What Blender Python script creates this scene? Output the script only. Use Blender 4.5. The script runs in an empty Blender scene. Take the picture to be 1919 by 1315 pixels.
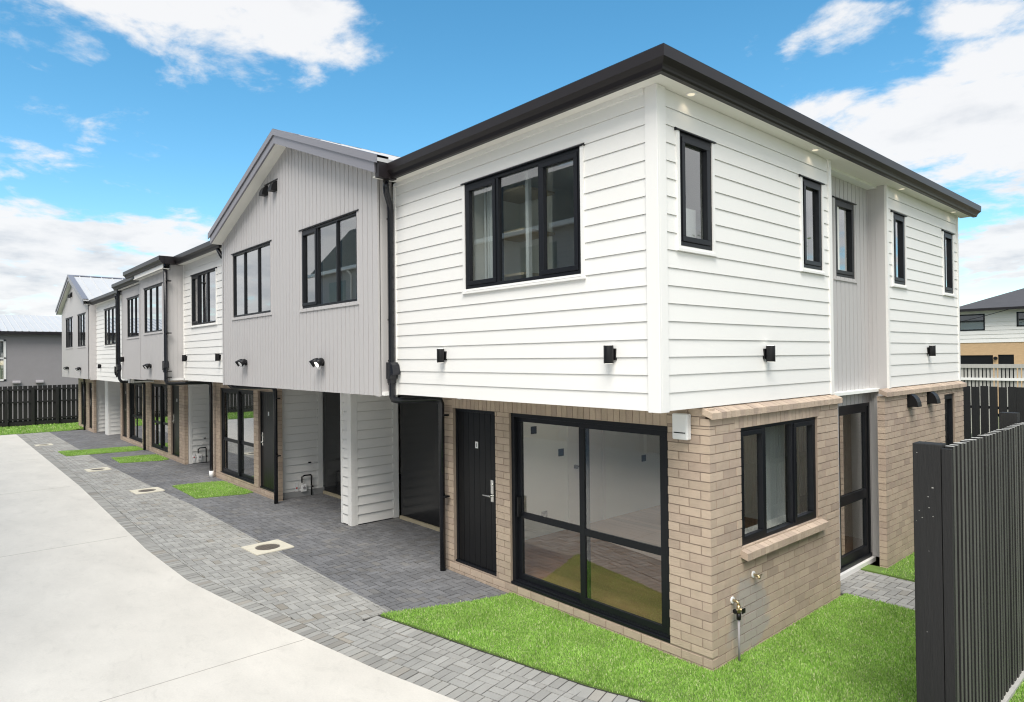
import bpy, bmesh, math, random
import numpy as np
from mathutils import Vector, Matrix
random.seed(7); rng = np.random.default_rng(7)
S = bpy.context.scene
COL = S.collection
R = math.radians

# ------------------------------------------------------------------ camera
CAM = Vector((3.528, -4.868, 3.018))
def make_camera():
    A, B, C = R(138.51), R(0.496), R(-0.627)
    f = Vector((math.cos(A)*math.cos(B), math.sin(A)*math.cos(B), math.sin(B)))
    r = Vector((math.sin(A), -math.cos(A), 0)); u = r.cross(f)
    r2 = math.cos(C)*r + math.sin(C)*u; u2 = -math.sin(C)*r + math.cos(C)*u
    cd = bpy.data.cameras.new('camera'); cd.sensor_width = 36; cd.sensor_fit = 'HORIZONTAL'
    cd.lens = 36*1236/1919; cd.clip_start = .05; cd.clip_end = 3000
    co = bpy.data.objects.new('camera', cd); COL.objects.link(co)
    co.matrix_world = Matrix(((r2.x, u2.x, -f.x, CAM.x), (r2.y, u2.y, -f.y, CAM.y), (r2.z, u2.z, -f.z, CAM.z), (0, 0, 0, 1)))
    S.camera = co
make_camera()

# ------------------------------------------------------------------ light
SUN_EL, SUN_AZ = 56, -50            # azimuth measured from +X towards +Y
S.view_settings.view_transform = 'Standard'; S.view_settings.look = 'None'
S.view_settings.exposure = 0.80; S.view_settings.gamma = 1
sd = bpy.data.lights.new('sun', 'SUN'); sd.energy = 2.6; sd.angle = R(38); sd.color = (1, .95, .87)
so = bpy.data.objects.new('sun', sd); COL.objects.link(so)
_d = Vector((math.cos(R(SUN_EL))*math.cos(R(SUN_AZ)), math.cos(R(SUN_EL))*math.sin(R(SUN_AZ)), math.sin(R(SUN_EL))))
so.rotation_euler = (-_d).to_track_quat('-Z', 'Y').to_euler(); so.location = (0, -20, 30)

def make_world():
    w = bpy.data.worlds.new('World'); S.world = w; w.use_nodes = True
    nt = w.node_tree; N = nt.nodes; L = nt.links; N.clear()
    def val(sock, x):
        if isinstance(x, (int, float)): sock.default_value = x
        else: L.new(x, sock)
    def M(op, a, b=None, c=None):
        n = N.new('ShaderNodeMath'); n.operation = op
        val(n.inputs[0], a)
        if b is not None: val(n.inputs[1], b)
        if c is not None: val(n.inputs[2], c)
        return n.outputs[0]
    out = N.new('ShaderNodeOutputWorld')
    sky = N.new('ShaderNodeTexSky'); sky.sky_type = 'NISHITA'; sky.sun_disc = False
    sky.sun_elevation = R(SUN_EL); sky.sun_rotation = R(90-SUN_AZ)
    sky.air_density = 1.0; sky.dust_density = .2; sky.ozone_density = 2.6
    hs = N.new('ShaderNodeHueSaturation'); hs.inputs['Saturation'].default_value = 1.25; hs.inputs['Value'].default_value = .98
    hs.inputs['Hue'].default_value = .482
    L.new(sky.outputs[0], hs.inputs['Color'])
    bg = N.new('ShaderNodeBackground'); bg.inputs[1].default_value = .12; L.new(hs.outputs[0], bg.inputs[0])
    tc = N.new('ShaderNodeTexCoord'); sep = N.new('ShaderNodeSeparateXYZ'); L.new(tc.outputs['Generated'], sep.inputs[0])
    x, y, z = sep.outputs
    el = M('MULTIPLY', M('ARCSINE', z), 180/math.pi)
    c, s = math.cos(R(138.5)), math.sin(R(138.5))
    xr = M('ADD', M('MULTIPLY', x, c), M('MULTIPLY', y, s)); yr = M('SUBTRACT', M('MULTIPLY', y, c), M('MULTIPLY', x, s))
    az = M('MULTIPLY', M('ARCTAN2', yr, xr), 180/math.pi)          # 0 on the camera's axis, + to the left
    den = M('ADD', M('MAXIMUM', z, 0), .16)
    cb = N.new('ShaderNodeCombineXYZ'); L.new(M('DIVIDE', x, den), cb.inputs[0]); L.new(M('DIVIDE', y, den), cb.inputs[1])
    def noise(scale, detail, rough, off=(0, 0, 0), dist=0.):
        mp = N.new('ShaderNodeMapping'); mp.inputs['Location'].default_value = off; L.new(cb.outputs[0], mp.inputs[0])
        n = N.new('ShaderNodeTexNoise'); n.inputs['Scale'].default_value = scale; n.inputs['Detail'].default_value = detail
        n.inputs['Roughness'].default_value = rough; n.inputs['Distortion'].default_value = dist
        L.new(mp.outputs[0], n.inputs['Vector']); return n.outputs['Fac']
    n1 = noise(3.6, 10, .60, (3.1, 1.7, 0), .2)
    n2 = noise(3.1, 8, .58, (9.3, 4.2, 0))
    blobs = [(24.5, 28.2, 12.5, 7.6, 1), (17.0, 25.5, 7, 3.6, .5), (36, 22, 5, 2.6, .15), (36, 7.8, 12, 4.4, 1), (28.0, 8.6, 7, 3.0, .7),
             (32, 4.4, 15, 3.4, .6), (-36, 15.8, 19, 6.3, 1), (-28, 17.6, 9, 2.8, .4), (-38, 7.0, 9, 2.8, .6),
             (-38.5, 22.8, 7, 2.2, .3), (-25.5, 23.4, 6, 2.0, .05), (12.5, 13.4, 5, 1.4, .35),
             (66, 10, 34, 16, 1), (170, 30, 120, 40, .6), (-82, 16, 36, 18, .9), (-110, 22, 50, 30, .5), (95, 25, 50, 35, .5)]
    m = None
    for a, e, ra, re, amp in blobs:
        da = M('SUBTRACT', az, a)
        if a > 120:                                                   # the cloud field behind the viewer straddles +-180 degrees
            da = M('SUBTRACT', 180, M('ABSOLUTE', az))
        q = M('ADD', M('POWER', M('ABSOLUTE', M('DIVIDE', da, ra)), 2), M('POWER', M('ABSOLUTE', M('DIVIDE', M('SUBTRACT', el, e), re)), 2))
        v = M('MINIMUM', M('MAXIMUM', M('SUBTRACT', 1, M('SQRT', q)), -1), amp)
        m = v if m is None else M('MAXIMUM', m, v)
    t = M('ADD', M('MULTIPLY', m, .9), M('MULTIPLY', M('SUBTRACT', n1, .53), 2.2))
    mr = N.new('ShaderNodeMapRange'); mr.interpolation_type = 'SMOOTHSTEP'
    L.new(t, mr.inputs[0]); mr.inputs[1].default_value = -.02; mr.inputs[2].default_value = .40
    dens = M('MULTIPLY', mr.outputs[0], .96)
    # thick cores of low clouds are greyer underneath
    thick = N.new('ShaderNodeMapRange'); thick.interpolation_type = 'SMOOTHSTEP'
    low = M('MINIMUM', M('MAXIMUM', M('DIVIDE', M('SUBTRACT', 14, el), 40), 0), .16)
    L.new(M('ADD', M('ADD', M('MULTIPLY', n2, 1.0), low), M('MULTIPLY', t, .14)), thick.inputs[0])
    thick.inputs[1].default_value = .60; thick.inputs[2].default_value = 1.10
    cm = N.new('ShaderNodeMix'); cm.data_type = 'RGBA'; L.new(thick.outputs[0], cm.inputs['Factor'])
    cm.inputs[6].default_value = (.55, .55, .555, 1); cm.inputs[7].default_value = (.28, .315, .365, 1)
    bg2 = N.new('ShaderNodeBackground'); bg2.inputs[1].default_value = 1.0; L.new(cm.outputs[2], bg2.inputs[0])
    mx = N.new('ShaderNodeMixShader'); L.new(dens, mx.inputs[0]); L.new(bg.outputs[0], mx.inputs[1]); L.new(bg2.outputs[0], mx.inputs[2])
    L.new(mx.outputs[0], out.inputs[0])
make_world()
S.render.engine = 'CYCLES'
S.cycles.max_bounces = 8; S.cycles.transparent_max_bounces = 16; S.cycles.use_denoising = True; S.cycles.filter_width = 1.15

# ------------------------------------------------------------------ materials
def lin(c):
    return tuple((v/12.92 if v <= .04045 else ((v+.055)/1.055)**2.4) for v in c)
def mat(name, col, rough=.6, metal=0., bump=0., bscale=40., var=0., vscale=3., island=0., tint=None, spec=.5, stretch=(1, 1, 1), emit=None, var2=0., stain=None):
    m = bpy.data.materials.new(name); m.use_nodes = True; nt = m.node_tree; N = nt.nodes; L = nt.links
    b = N['Principled BSDF']; b.inputs['Roughness'].default_value = rough; b.inputs['Metallic'].default_value = metal
    b.inputs['Specular IOR Level'].default_value = spec
    b.inputs['Base Color'].default_value = (*col, 1)
    cur = None
    tc = N.new('ShaderNodeTexCoord'); mp = N.new('ShaderNodeMapping'); mp.inputs['Scale'].default_value = stretch
    L.new(tc.outputs['Object'], mp.inputs[0])
    def mul(fac, lo, hi, prev):
        mr = N.new('ShaderNodeMapRange'); L.new(fac, mr.inputs[0]); mr.inputs[3].default_value = lo; mr.inputs[4].default_value = hi
        mx = N.new('ShaderNodeMix'); mx.data_type = 'RGBA'; mx.blend_type = 'MULTIPLY'; mx.inputs['Factor'].default_value = 1
        if prev is None: mx.inputs[6].default_value = (*col, 1)
        else: L.new(prev, mx.inputs[6])
        L.new(mr.outputs[0], mx.inputs[7]); return mx.outputs[2]
    if tint is not None:                                  # a second colour some pieces have
        g = N.new('ShaderNodeNewGeometry'); wn = N.new('ShaderNodeTexWhiteNoise'); wn.noise_dimensions = '1D'
        L.new(g.outputs['Random Per Island'], wn.inputs['W'])
        mr = N.new('ShaderNodeMapRange'); L.new(wn.outputs['Value'], mr.inputs[0]); mr.inputs[1].default_value = tint[1]; mr.inputs[2].default_value = min(1, tint[1]+tint[2])
        mx = N.new('ShaderNodeMix'); mx.data_type = 'RGBA'; L.new(mr.outputs[0], mx.inputs['Factor'])
        mx.inputs[6].default_value = (*col, 1); mx.inputs[7].default_value = (*tint[0], 1); cur = mx.outputs[2]
    if island:
        g = N.new('ShaderNodeNewGeometry'); cur = mul(g.outputs['Random Per Island'], 1-island, 1+island, cur)
    if var:
        n = N.new('ShaderNodeTexNoise'); n.inputs['Scale'].default_value = vscale; n.inputs['Detail'].default_value = 7; n.inputs['Roughness'].default_value = .65
        L.new(mp.outputs[0], n.inputs['Vector']); cur = mul(n.outputs['Fac'], 1-var*2, 1+var*2, cur)
    if var2:                                              # blotches, scuffs and fine speckle
        n = N.new('ShaderNodeTexNoise'); n.inputs['Scale'].default_value = 3.1; n.inputs['Detail'].default_value = 12; n.inputs['Roughness'].default_value = .8; n.inputs['Distortion'].default_value = .6
        L.new(mp.outputs[0], n.inputs['Vector']); rp = N.new('ShaderNodeMapRange'); L.new(n.outputs['Fac'], rp.inputs[0]); rp.inputs[1].default_value = .30; rp.inputs[2].default_value = .48; rp.inputs[3].default_value = 0; rp.inputs[4].default_value = 1
        cur = mul(rp.outputs[0], 1-var2*1.6, 1.0, cur)
        n = N.new('ShaderNodeTexNoise'); n.inputs['Scale'].default_value = 60; n.inputs['Detail'].default_value = 3; L.new(tc.outputs['Object'], n.inputs['Vector'])
        cur = mul(n.outputs['Fac'], 1-var2, 1+var2, cur)
    if stain:
        (sx, sy, sz), rad, scol = stain
        vs = N.new('ShaderNodeVectorMath'); vs.operation = 'DISTANCE'; L.new(tc.outputs['Object'], vs.inputs[0]); vs.inputs[1].default_value = (sx, sy, sz)
        n = N.new('ShaderNodeTexNoise'); n.inputs['Scale'].default_value = 6; n.inputs['Detail'].default_value = 6; L.new(tc.outputs['Object'], n.inputs['Vector'])
        ad = N.new('ShaderNodeMath'); ad.operation = 'MULTIPLY_ADD'; L.new(n.outputs['Fac'], ad.inputs[0]); ad.inputs[1].default_value = .5; L.new(vs.outputs['Value'], ad.inputs[2])
        mr = N.new('ShaderNodeMapRange'); mr.interpolation_type = 'SMOOTHSTEP'; L.new(ad.outputs[0], mr.inputs[0]); mr.inputs[1].default_value = rad*.7+.25; mr.inputs[2].default_value = rad+.28; mr.inputs[3].default_value = .75; mr.inputs[4].default_value = 0
        mx = N.new('ShaderNodeMix'); mx.data_type = 'RGBA'; L.new(mr.outputs[0], mx.inputs['Factor']); L.new(cur, mx.inputs[6]); mx.inputs[7].default_value = (*scol, 1); cur = mx.outputs[2]
    if cur is not None: L.new(cur, b.inputs['Base Color'])
    if bump:
        n = N.new('ShaderNodeTexNoise'); n.inputs['Scale'].default_value = bscale; n.inputs['Detail'].default_value = 5
        L.new(mp.outputs[0], n.inputs['Vector'])
        bp = N.new('ShaderNodeBump'); bp.inputs['Strength'].default_value = bump; bp.inputs['Distance'].default_value = .01
        L.new(n.outputs['Fac'], bp.inputs['Height']); L.new(bp.outputs[0], b.inputs['Normal'])
    if emit:
        b.inputs['Emission Color'].default_value = (*emit[0], 1); b.inputs['Emission Strength'].default_value = emit[1]
    return m
def glass_mat(name, tint, ior, boost=1.):
    m = bpy.data.materials.new(name); m.use_nodes = True; nt = m.node_tree; N = nt.nodes; L = nt.links; N.clear()
    o = N.new('ShaderNodeOutputMaterial'); f = N.new('ShaderNodeFresnel'); f.inputs[0].default_value = ior
    mu = N.new('ShaderNodeMath'); mu.operation = 'MULTIPLY'; mu.use_clamp = True; mu.inputs[1].default_value = boost; L.new(f.outputs[0], mu.inputs[0])
    gm = N.new('ShaderNodeNewGeometry'); iv = N.new('ShaderNodeMath'); iv.operation = 'SUBTRACT'; iv.inputs[0].default_value = 1; L.new(gm.outputs['Backfacing'], iv.inputs[1])
    m2 = N.new('ShaderNodeMath'); m2.operation = 'MULTIPLY'; L.new(mu.outputs[0], m2.inputs[0]); L.new(iv.outputs[0], m2.inputs[1])   # the reflection is the outer face's
    t = N.new('ShaderNodeBsdfTransparent'); t.inputs[0].default_value = (*tint, 1)
    g = N.new('ShaderNodeBsdfGlossy'); g.inputs['Roughness'].default_value = .0
    mx = N.new('ShaderNodeMixShader'); L.new(m2.outputs[0], mx.inputs[0]); L.new(t.outputs[0], mx.inputs[1]); L.new(g.outputs[0], mx.inputs[2])
    L.new(mx.outputs[0], o.inputs[0]); return m
MT = dict(
    white=mat('white_paint', (.81, .80, .775), .5, bump=.06, bscale=60, var=.012, vscale=1.5),
    trim=mat('white_trim', (.82, .81, .79), .45),
    soffit=mat('soffit_white', (.82, .80, .74), .6),
    grey=mat('warm_grey_paint', (.50, .482, .478), .5, bump=.05, bscale=60, var=.012, vscale=1.2),
    alu=mat('black_aluminium', (.0075, .0085, .0115), .42, var=.05, spec=.35),
    door=mat('black_door_paint', (.008, .0082, .009), .36, spec=.3, bump=.03, bscale=30),
    gloss=mat('black_garage_panel', (.011, .0115, .013), .16),
    pvc=mat('black_downpipe', (.010, .011, .015), .22),
    gutter=mat('dark_brown_steel', (.016, .0130, .0145), .38, var=.05, spec=.35),
    barge=mat('grey_flashing', (.24, .235, .26), .35, metal=.2),
    roofdark=mat('dark_roof_steel', (.045, .042, .044), .45),
    roofgrey=mat('grey_roof_steel', (.52, .52, .52), .55, metal=.0, var=.04, vscale=.7),
    brick=mat('tan_brick', (.475, .376, .29), .85, bump=.6, bscale=70, island=.085, var=.10, vscale=7, tint=((.405, .313, .25), .60, .5), stain=((.065, 1.38, .36), .42, (.37, .345, .325))),
    mortar=mat('mortar', (.30, .235, .187), .9, bump=.4, bscale=90, var=.08, vscale=12),
    concrete=mat('pale_concrete', (.595, .562, .505), .75, bump=.12, bscale=120, var=.10, vscale=.8, stretch=(1, 1.7, 1), var2=.07),
    concrete_lip=mat('cover_concrete', (.60, .56, .46), .8, bump=.3, bscale=80, var=.1, vscale=8),
    paver=mat('light_paver', (.325, .318, .298), .85, bump=.6, bscale=90, island=.14, var=.17, var2=.06, vscale=1.1, tint=((.30, .275, .235), .90, .4)),
    paverdark=mat('dark_paver', (.16, .161, .168), .8, bump=.5, bscale=90, island=.15, var=.26, var2=.20, vscale=1.0, tint=((.17, .165, .16), .75, .4)),
    paveredge=mat('border_paver', (.30, .292, .27), .85, bump=.5, bscale=90, island=.2, var=.1, vscale=2, tint=((.27, .245, .21), .85, .3)),
    bed=mat('paving_sand', (.03, .028, .026), .95),
    soil=mat('lawn_soil', (.12, .20, .04), .95, bump=.6, bscale=50, var=.2, vscale=5),
    ground=mat('bare_ground', (.14, .15, .08), .95, var=.2, vscale=.3),
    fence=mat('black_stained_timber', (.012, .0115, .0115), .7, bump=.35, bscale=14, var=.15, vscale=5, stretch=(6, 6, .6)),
    batten=mat('weathered_lit_batten', (.075, .073, .066), .7, bump=.4, bscale=20, island=.25, var=.16, vscale=4, stretch=(6, 6, .5)),
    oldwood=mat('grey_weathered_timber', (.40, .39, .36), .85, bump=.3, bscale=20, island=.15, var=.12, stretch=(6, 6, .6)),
    palewood=mat('pale_threshold_timber', (.46, .40, .28), .8, var=.1, vscale=8),
    floorwood=mat('timber_floor', (.30, .155, .085), .42, var=.22, vscale=2.2, stretch=(.6, 7, 1), island=.15),
    room=mat('room_paint', (.86, .87, .83), .7),
    roomdark=mat('room_shade', (.30, .30, .30), .8),
    bluewhite=mat('curtain_cloth', (.6, .63, .63), .8),
    chrome=mat('brushed_chrome', (.72, .71, .68), .22, metal=1),
    brass=mat('dull_brass', (.42, .34, .20), .38, metal=.9),
    whiteplastic=mat('white_plastic', (.82, .82, .82), .35),
    blackplastic=mat('black_plastic', (.007, .007, .008), .45, spec=.3),
    iron=mat('cast_iron_lid', (.115, .098, .082), .7, bump=.8, bscale=25, var=.15, vscale=8),
    stucco=mat('grey_render', (.30, .285, .295), .9, bump=.2, bscale=60, var=.04),
    paleblock=mat('tan_block', (.55, .38, .22), .9, bump=.3, bscale=30, var=.12, vscale=4, stretch=(1, 1, 3)),
    slate=mat('dark_roof_tiles', (.075, .072, .076), .85, bump=.4, bscale=8, var=.1),
    lens=mat('lamp_lens', (.8, .8, .78), .2, emit=((1, .95, .85), .8)),
    lit=mat('lit_downlight', (.7, .68, .6), .4, emit=((1, .86, .62), .35)),
    joint=mat('concrete_joint', (.36, .34, .31), .9),
    midgrey=mat('mid_grey_paint', (.33, .32, .33), .7),
    leaf=mat('tree_leaf', (.06, .11, .03), .6, island=.35),
    red=mat('red_tag', (.45, .05, .05), .5),
    bark=mat('bark', (.10, .08, .06), .9, bump=.6, bscale=20),
)
GL = glass_mat('window_glass', (.965, .98, .97), 1.75, 2.9)
GLD = glass_mat('tinted_window_glass', (.85, .87, .87), 2.3, 2.6)
def grass_mat():
    m = bpy.data.materials.new('grass_blades'); m.use_nodes = True; nt = m.node_tree; N = nt.nodes; L = nt.links
    b = N['Principled BSDF']; b.inputs['Roughness'].default_value = .6; b.inputs['Specular IOR Level'].default_value = .2
    g = N.new('ShaderNodeNewGeometry'); r = N.new('ShaderNodeValToRGB'); L.new(g.outputs['Random Per Island'], r.inputs[0])
    e = r.color_ramp.elements; e[0].position = 0; e[0].color = (.17, .33, .065, 1); e[1].position = 1; e[1].color = (.78, .77, .50, 1)
    for p, c in ((.30, (.32, .56, .10, 1)), (.80, (.46, .70, .17, 1))):
        k = e.new(p); k.color = c
    tc = N.new('ShaderNodeTexCoord'); n = N.new('ShaderNodeTexNoise'); n.inputs['Scale'].default_value = 2.2; n.inputs['Detail'].default_value = 4
    L.new(tc.outputs['Object'], n.inputs['Vector'])
    mr = N.new('ShaderNodeMapRange'); L.new(n.outputs['Fac'], mr.inputs[0]); mr.inputs[1].default_value = .25; mr.inputs[2].default_value = .75; mr.inputs[3].default_value = .80; mr.inputs[4].default_value = 1.18
    mx = N.new('ShaderNodeMix'); mx.data_type = 'RGBA'; mx.blend_type = 'MULTIPLY'; mx.inputs['Factor'].default_value = 1
    L.new(r.outputs[0], mx.inputs[6]); L.new(mr.outputs[0], mx.inputs[7]); L.new(mx.outputs[2], b.inputs['Base Color'])
    t = N.new('ShaderNodeBsdfTranslucent'); L.new(mx.outputs[2], t.inputs[0])
    ms = N.new('ShaderNodeMixShader'); ms.inputs[0].default_value = .35; L.new(b.outputs[0], ms.inputs[1]); L.new(t.outputs[0], ms.inputs[2])
    L.new(ms.outputs[0], N['Material Output'].inputs[0]); return m
MT['grass'] = grass_mat()

# ------------------------------------------------------------------ mesh helpers
class Frame:
    """wall frame: u along the wall, n outwards, z up"""
    def __init__(s, o, u, n): s.o, s.u, s.n = Vector(o), Vector(u), Vector(n)
    def __call__(s, u, n, z): return s.o + s.u*u + s.n*n + Vector((0, 0, z))
WORLD = Frame((0, 0, 0), (1, 0, 0), (0, 1, 0))
def FY(y): return Frame((0, y, 0), (1, 0, 0), (0, -1, 0))      # wall looking towards -Y
def FX(x): return Frame((x, 0, 0), (0, 1, 0), (1, 0, 0))       # wall looking towards +X
class MB:
    def __init__(s, fr=WORLD): s.v, s.f, s.fr, s.smooth = [], [], fr, []
    def pt(s, u, n, z): s.v.append(s.fr(u, n, z)); return len(s.v)-1
    def face(s, pts, smooth=False):
        s.f.append([s.pt(*p) for p in pts]); s.smooth.append(smooth)
    def box(s, u0, u1, n0, n1, z0, z1, back=True):
        p = [s.pt(u, n, z) for u, n, z in ((u0, n0, z0), (u1, n0, z0), (u1, n1, z0), (u0, n1, z0), (u0, n0, z1), (u1, n0, z1), (u1, n1, z1), (u0, n1, z1))]
        fs = [(3, 2, 6, 7), (0, 3, 7, 4), (2, 1, 5, 6), (4, 7, 6, 5), (3, 0, 1, 2)]
        if back: fs.append((1, 0, 4, 5))
        for q in fs: s.f.append([p[i] for i in q]); s.smooth.append(False)
    def prism(s, poly, n0, n1):
        """poly of (u,z) extruded from n0 to n1"""
        a = [s.pt(u, n0, z) for u, z in poly]; b = [s.pt(u, n1, z) for u, z in poly]; k = len(poly)
        s.f += [a[::-1], b]; s.smooth += [False]*2
        for i in range(k): s.f.append([a[i], a[(i+1) % k], b[(i+1) % k], b[i]]); s.smooth.append(False)
    def profile(s, prof, u0, u1, m0=0, m1=0):
        """profile of (n,z) swept along u; m0/m1 mitre the ends (u shifts by m*n)"""
        a = [s.pt(u0+m0*n, n, z) for n, z in prof]; b = [s.pt(u1+m1*n, n, z) for n, z in prof]; k = len(prof)
        s.f += [a[::-1], b]; s.smooth += [False]*2
        for i in range(k): s.f.append([a[i], a[(i+1) % k], b[(i+1) % k], b[i]]); s.smooth.append(False)
    def tube(s, path, r, seg=12, cap=True):
        P = [s.fr(*p) for p in path]; rings = []
        for i, p in enumerate(P):
            t = ((P[i+1]-p).normalized() if i < len(P)-1 else Vector((0, 0, 0))) + ((p-P[i-1]).normalized() if i else Vector((0, 0, 0)))
            t.normalize(); a = t.orthogonal() if i == 0 else (pa - t*pa.dot(t)); a.normalize(); pa = a; b = t.cross(a)
            k = 1.
            if 0 < i < len(P)-1:
                c = (P[i+1]-p).normalized().dot((p-P[i-1]).normalized()); k = 1/max(.5, math.sqrt((1+c)/2))
            rr = r[i] if isinstance(r, (list, tuple)) else r
            base = len(s.v); s.v += [p+(a*math.cos(2*math.pi*j/seg)+b*math.sin(2*math.pi*j/seg))*rr*(k if k < 1.42 else 1.2) for j in range(seg)]; rings.append(base)
        for q in range(len(rings)-1):
            for j in range(seg):
                s.f.append([rings[q]+j, rings[q]+(j+1) % seg, rings[q+1]+(j+1) % seg, rings[q+1]+j]); s.smooth.append(True)
        if cap:
            s.f.append([rings[0]+j for j in range(seg)][::-1]); s.f.append([rings[-1]+j for j in range(seg)]); s.smooth += [False]*2
    def cyl(s, p0, p1, r, seg=16): s.tube([p0, p1], r, seg)
    def build(s, name, m, parent=None, bevel=0, fix=True):
        me = bpy.data.meshes.new(name); me.from_pydata([tuple(v) for v in s.v], [], s.f)
        me.polygons.foreach_set('use_smooth', s.smooth)
        if fix:
            bm = bmesh.new(); bm.from_mesh(me); bmesh.ops.recalc_face_normals(bm, faces=bm.faces); bm.to_mesh(me); bm.free()
        me.materials.append(MT[m] if isinstance(m, str) else m)
        o = bpy.data.objects.new(name, me); COL.objects.link(o)
        if parent is not None:
            o.parent = parent; o.matrix_parent_inverse = Matrix.Translation(parent.location).inverted() if parent.type == 'EMPTY' and parent.parent is None else Matrix()
        if bevel:
            b = o.modifiers.new('bevel', 'BEVEL'); b.width = bevel; b.segments = 2; b.limit_method = 'ANGLE'
        return o
def tag(o, label=None, cat=None, group=None, kind=None):
    if label: o['label'] = label
    if cat: o['category'] = cat
    if group: o['group'] = group
    if kind: o['kind'] = kind
    return o
def thing(name, loc, label, cat, group=None):
    o = bpy.data.objects.new(name, None); COL.objects.link(o); o.location = loc; o.empty_display_size = .2
    return tag(o, label, cat, group)
def copy_tree(o, loc, label):
    c = o.copy(); COL.objects.link(c); c.location = loc; c['label'] = label
    for ch in o.children:
        d = ch.copy(); COL.objects.link(d); d.parent = c
        for g in ch.children:
            e = g.copy(); COL.objects.link(e); e.parent = d
    return c
def cut(u0, u1, hs):
    """the interval [u0,u1] minus the intervals hs"""
    out = [(u0, u1)]
    for a, b in hs:
        nx = []
        for p, q in out:
            if b <= p or a >= q: nx.append((p, q)); continue
            if a > p: nx.append((p, a))
            if b < q: nx.append((b, q))
        out = nx
    return [(p, q) for p, q in out if q-p > 1e-4]
def bands(z0, z1, holes):
    zs = sorted({z0, z1} | {z for h in holes for z in (h[2], h[3]) if z0 < z < z1})
    for a, b in zip(zs, zs[1:]):
        if b-a > 1e-5: yield a, b, [(h[0], h[1]) for h in holes if h[2] < (a+b)/2 < h[3]]
def backing(mb, u0, u1, z0, z1, holes, n0=-.10, n1=0.):
    for a, b, hs in bands(z0, z1, holes):
        for p, q in cut(u0, u1, hs): mb.box(p, q, n0, n1, a, b)
def weatherboards(mb, u0, u1, z0, z1, holes=(), pitch=.162, lip=.018, gap=.003):
    k = 0
    while z0+k*pitch < z1-.01:
        zb = z0+k*pitch; zt = min(zb+pitch, z1); k += 1
        nf = lambda z: .007+(lip-.007)*(1-(z-zb)/pitch)
        for a, b, hs in bands(zb, zt-gap, holes):
            for p, q in cut(u0, u1, hs):
                mb.face([(p, nf(a), a), (q, nf(a), a), (q, nf(b), b), (p, nf(b), b)])
                if a == zb: mb.face([(p, .0, a), (q, .0, a), (q, nf(a), a), (p, nf(a), a)])
    backing(mb, u0, u1, z0+.004, z1, holes)
def vertical_boards(mb, u0, u1, z0, ztop, holes=(), pitch=.135, groove=.014):
    k = 0; F = .024
    while u0+k*pitch < u1-.004:
        a0 = u0+k*pitch; a1 = min(a0+pitch, u1); k += 1
        for p0, p1, nn in ((a0, min(a0+groove, a1), .004), (min(a0+groove, a1), a1, F)):
            if p1-p0 < 1e-4: continue
            hs = [h for h in holes if h[0] < (p0+p1)/2 < h[1]]
            for za, zb in cut(z0, 99, [(h[2], h[3]) for h in hs]):
                t0, t1 = (ztop(p0), ztop(p1)) if zb > 90 else (zb, zb)
                mb.face([(p0, nn, za), (p1, nn, za), (p1, nn, t1), (p0, nn, t0)])
        g = min(a0+groove, a1)
        hs = [h for h in holes if h[0] < g < h[1]]
        for uu in (a0, g):
            for za, zb in cut(z0, 99, [(h[2], h[3]) for h in hs]):
                zt = ztop(uu) if zb > 90 else zb
                mb.face([(uu, .004, za), (uu, F, za), (uu, F, zt), (uu, .004, zt)])
    mb.face([(u0, 0, z0), (u1, 0, z0), (u1, F, z0), (u0, F, z0)])
def brickwork(bk, mo, u0, u1, z0, z1, holes=(), lo=None, hi=None, pitch=.0885, seed=0, depth=.1):
    """running bond of single bricks; lo/hi = course parity that runs through at a corner"""
    L, H, J = .232, pitch-.010, .010
    k = 0
    while z0+k*pitch < z1-.012:
        zb = z0+k*pitch+J/2; zt = min(zb+H, z1)
        a, b = u0, u1
        if lo is not None and k % 2 != lo: a += .112
        if hi is not None and k % 2 != hi: b -= .112
        off = 0 if k % 2 == 0 else (L+J)/2
        x = u0-off-J/2 if lo is None else (u0 if k % 2 == lo else u0+.112)
        if hi is not None: x = b-math.ceil((b-a+1)/(L+J))*(L+J)+J
        while x < b:
            p, q = max(x, a), min(x+L, b); x += L+J
            if q-p < .02: continue
            for c, d, hs in bands(zb, zt, holes):
                if d-c < .012: continue
                for s, e in cut(p, q, hs):
                    if e-s < .015: continue
                    n = random.uniform(-.0018, .0018)
                    j = lambda: random.uniform(-.0012, .0012)
                    bk.box(s+abs(j()), e-abs(j()), -depth, n, c+j(), d+j(), back=False)
        k += 1
    backing(mo, u0+.006, u1-.05 if hi is not None else u1-.006, z0, z1, holes, -.098, -.007)
def soldiers(bk, u0, u1, z0, z1, depth=.1, n=0.001, w=.076):
    k = max(1, round((u1-u0)/(w+.01))); st = (u1-u0)/k
    for i in range(k): bk.box(u0+i*st+.004, u0+(i+1)*st-.004, -depth, n+random.uniform(-.0015, .0015), z0+.004, z1-.003)
def slopers(bk, u0, u1, nb, nf, zb, drop, th, w=.08):
    """a row of bricks on edge sloping outwards (sills and caps)"""
    k = max(1, round((u1-u0)/(w+.008))); st = (u1-u0)/k
    for i in range(k):
        a, b = u0+i*st+.003, u0+(i+1)*st-.003; j = random.uniform(-.002, .002)
        bk.profile([(nb, zb-th), (nb, zb+j), (nf, zb-drop+j), (nf, zb-drop-th)], a, b)

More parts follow.
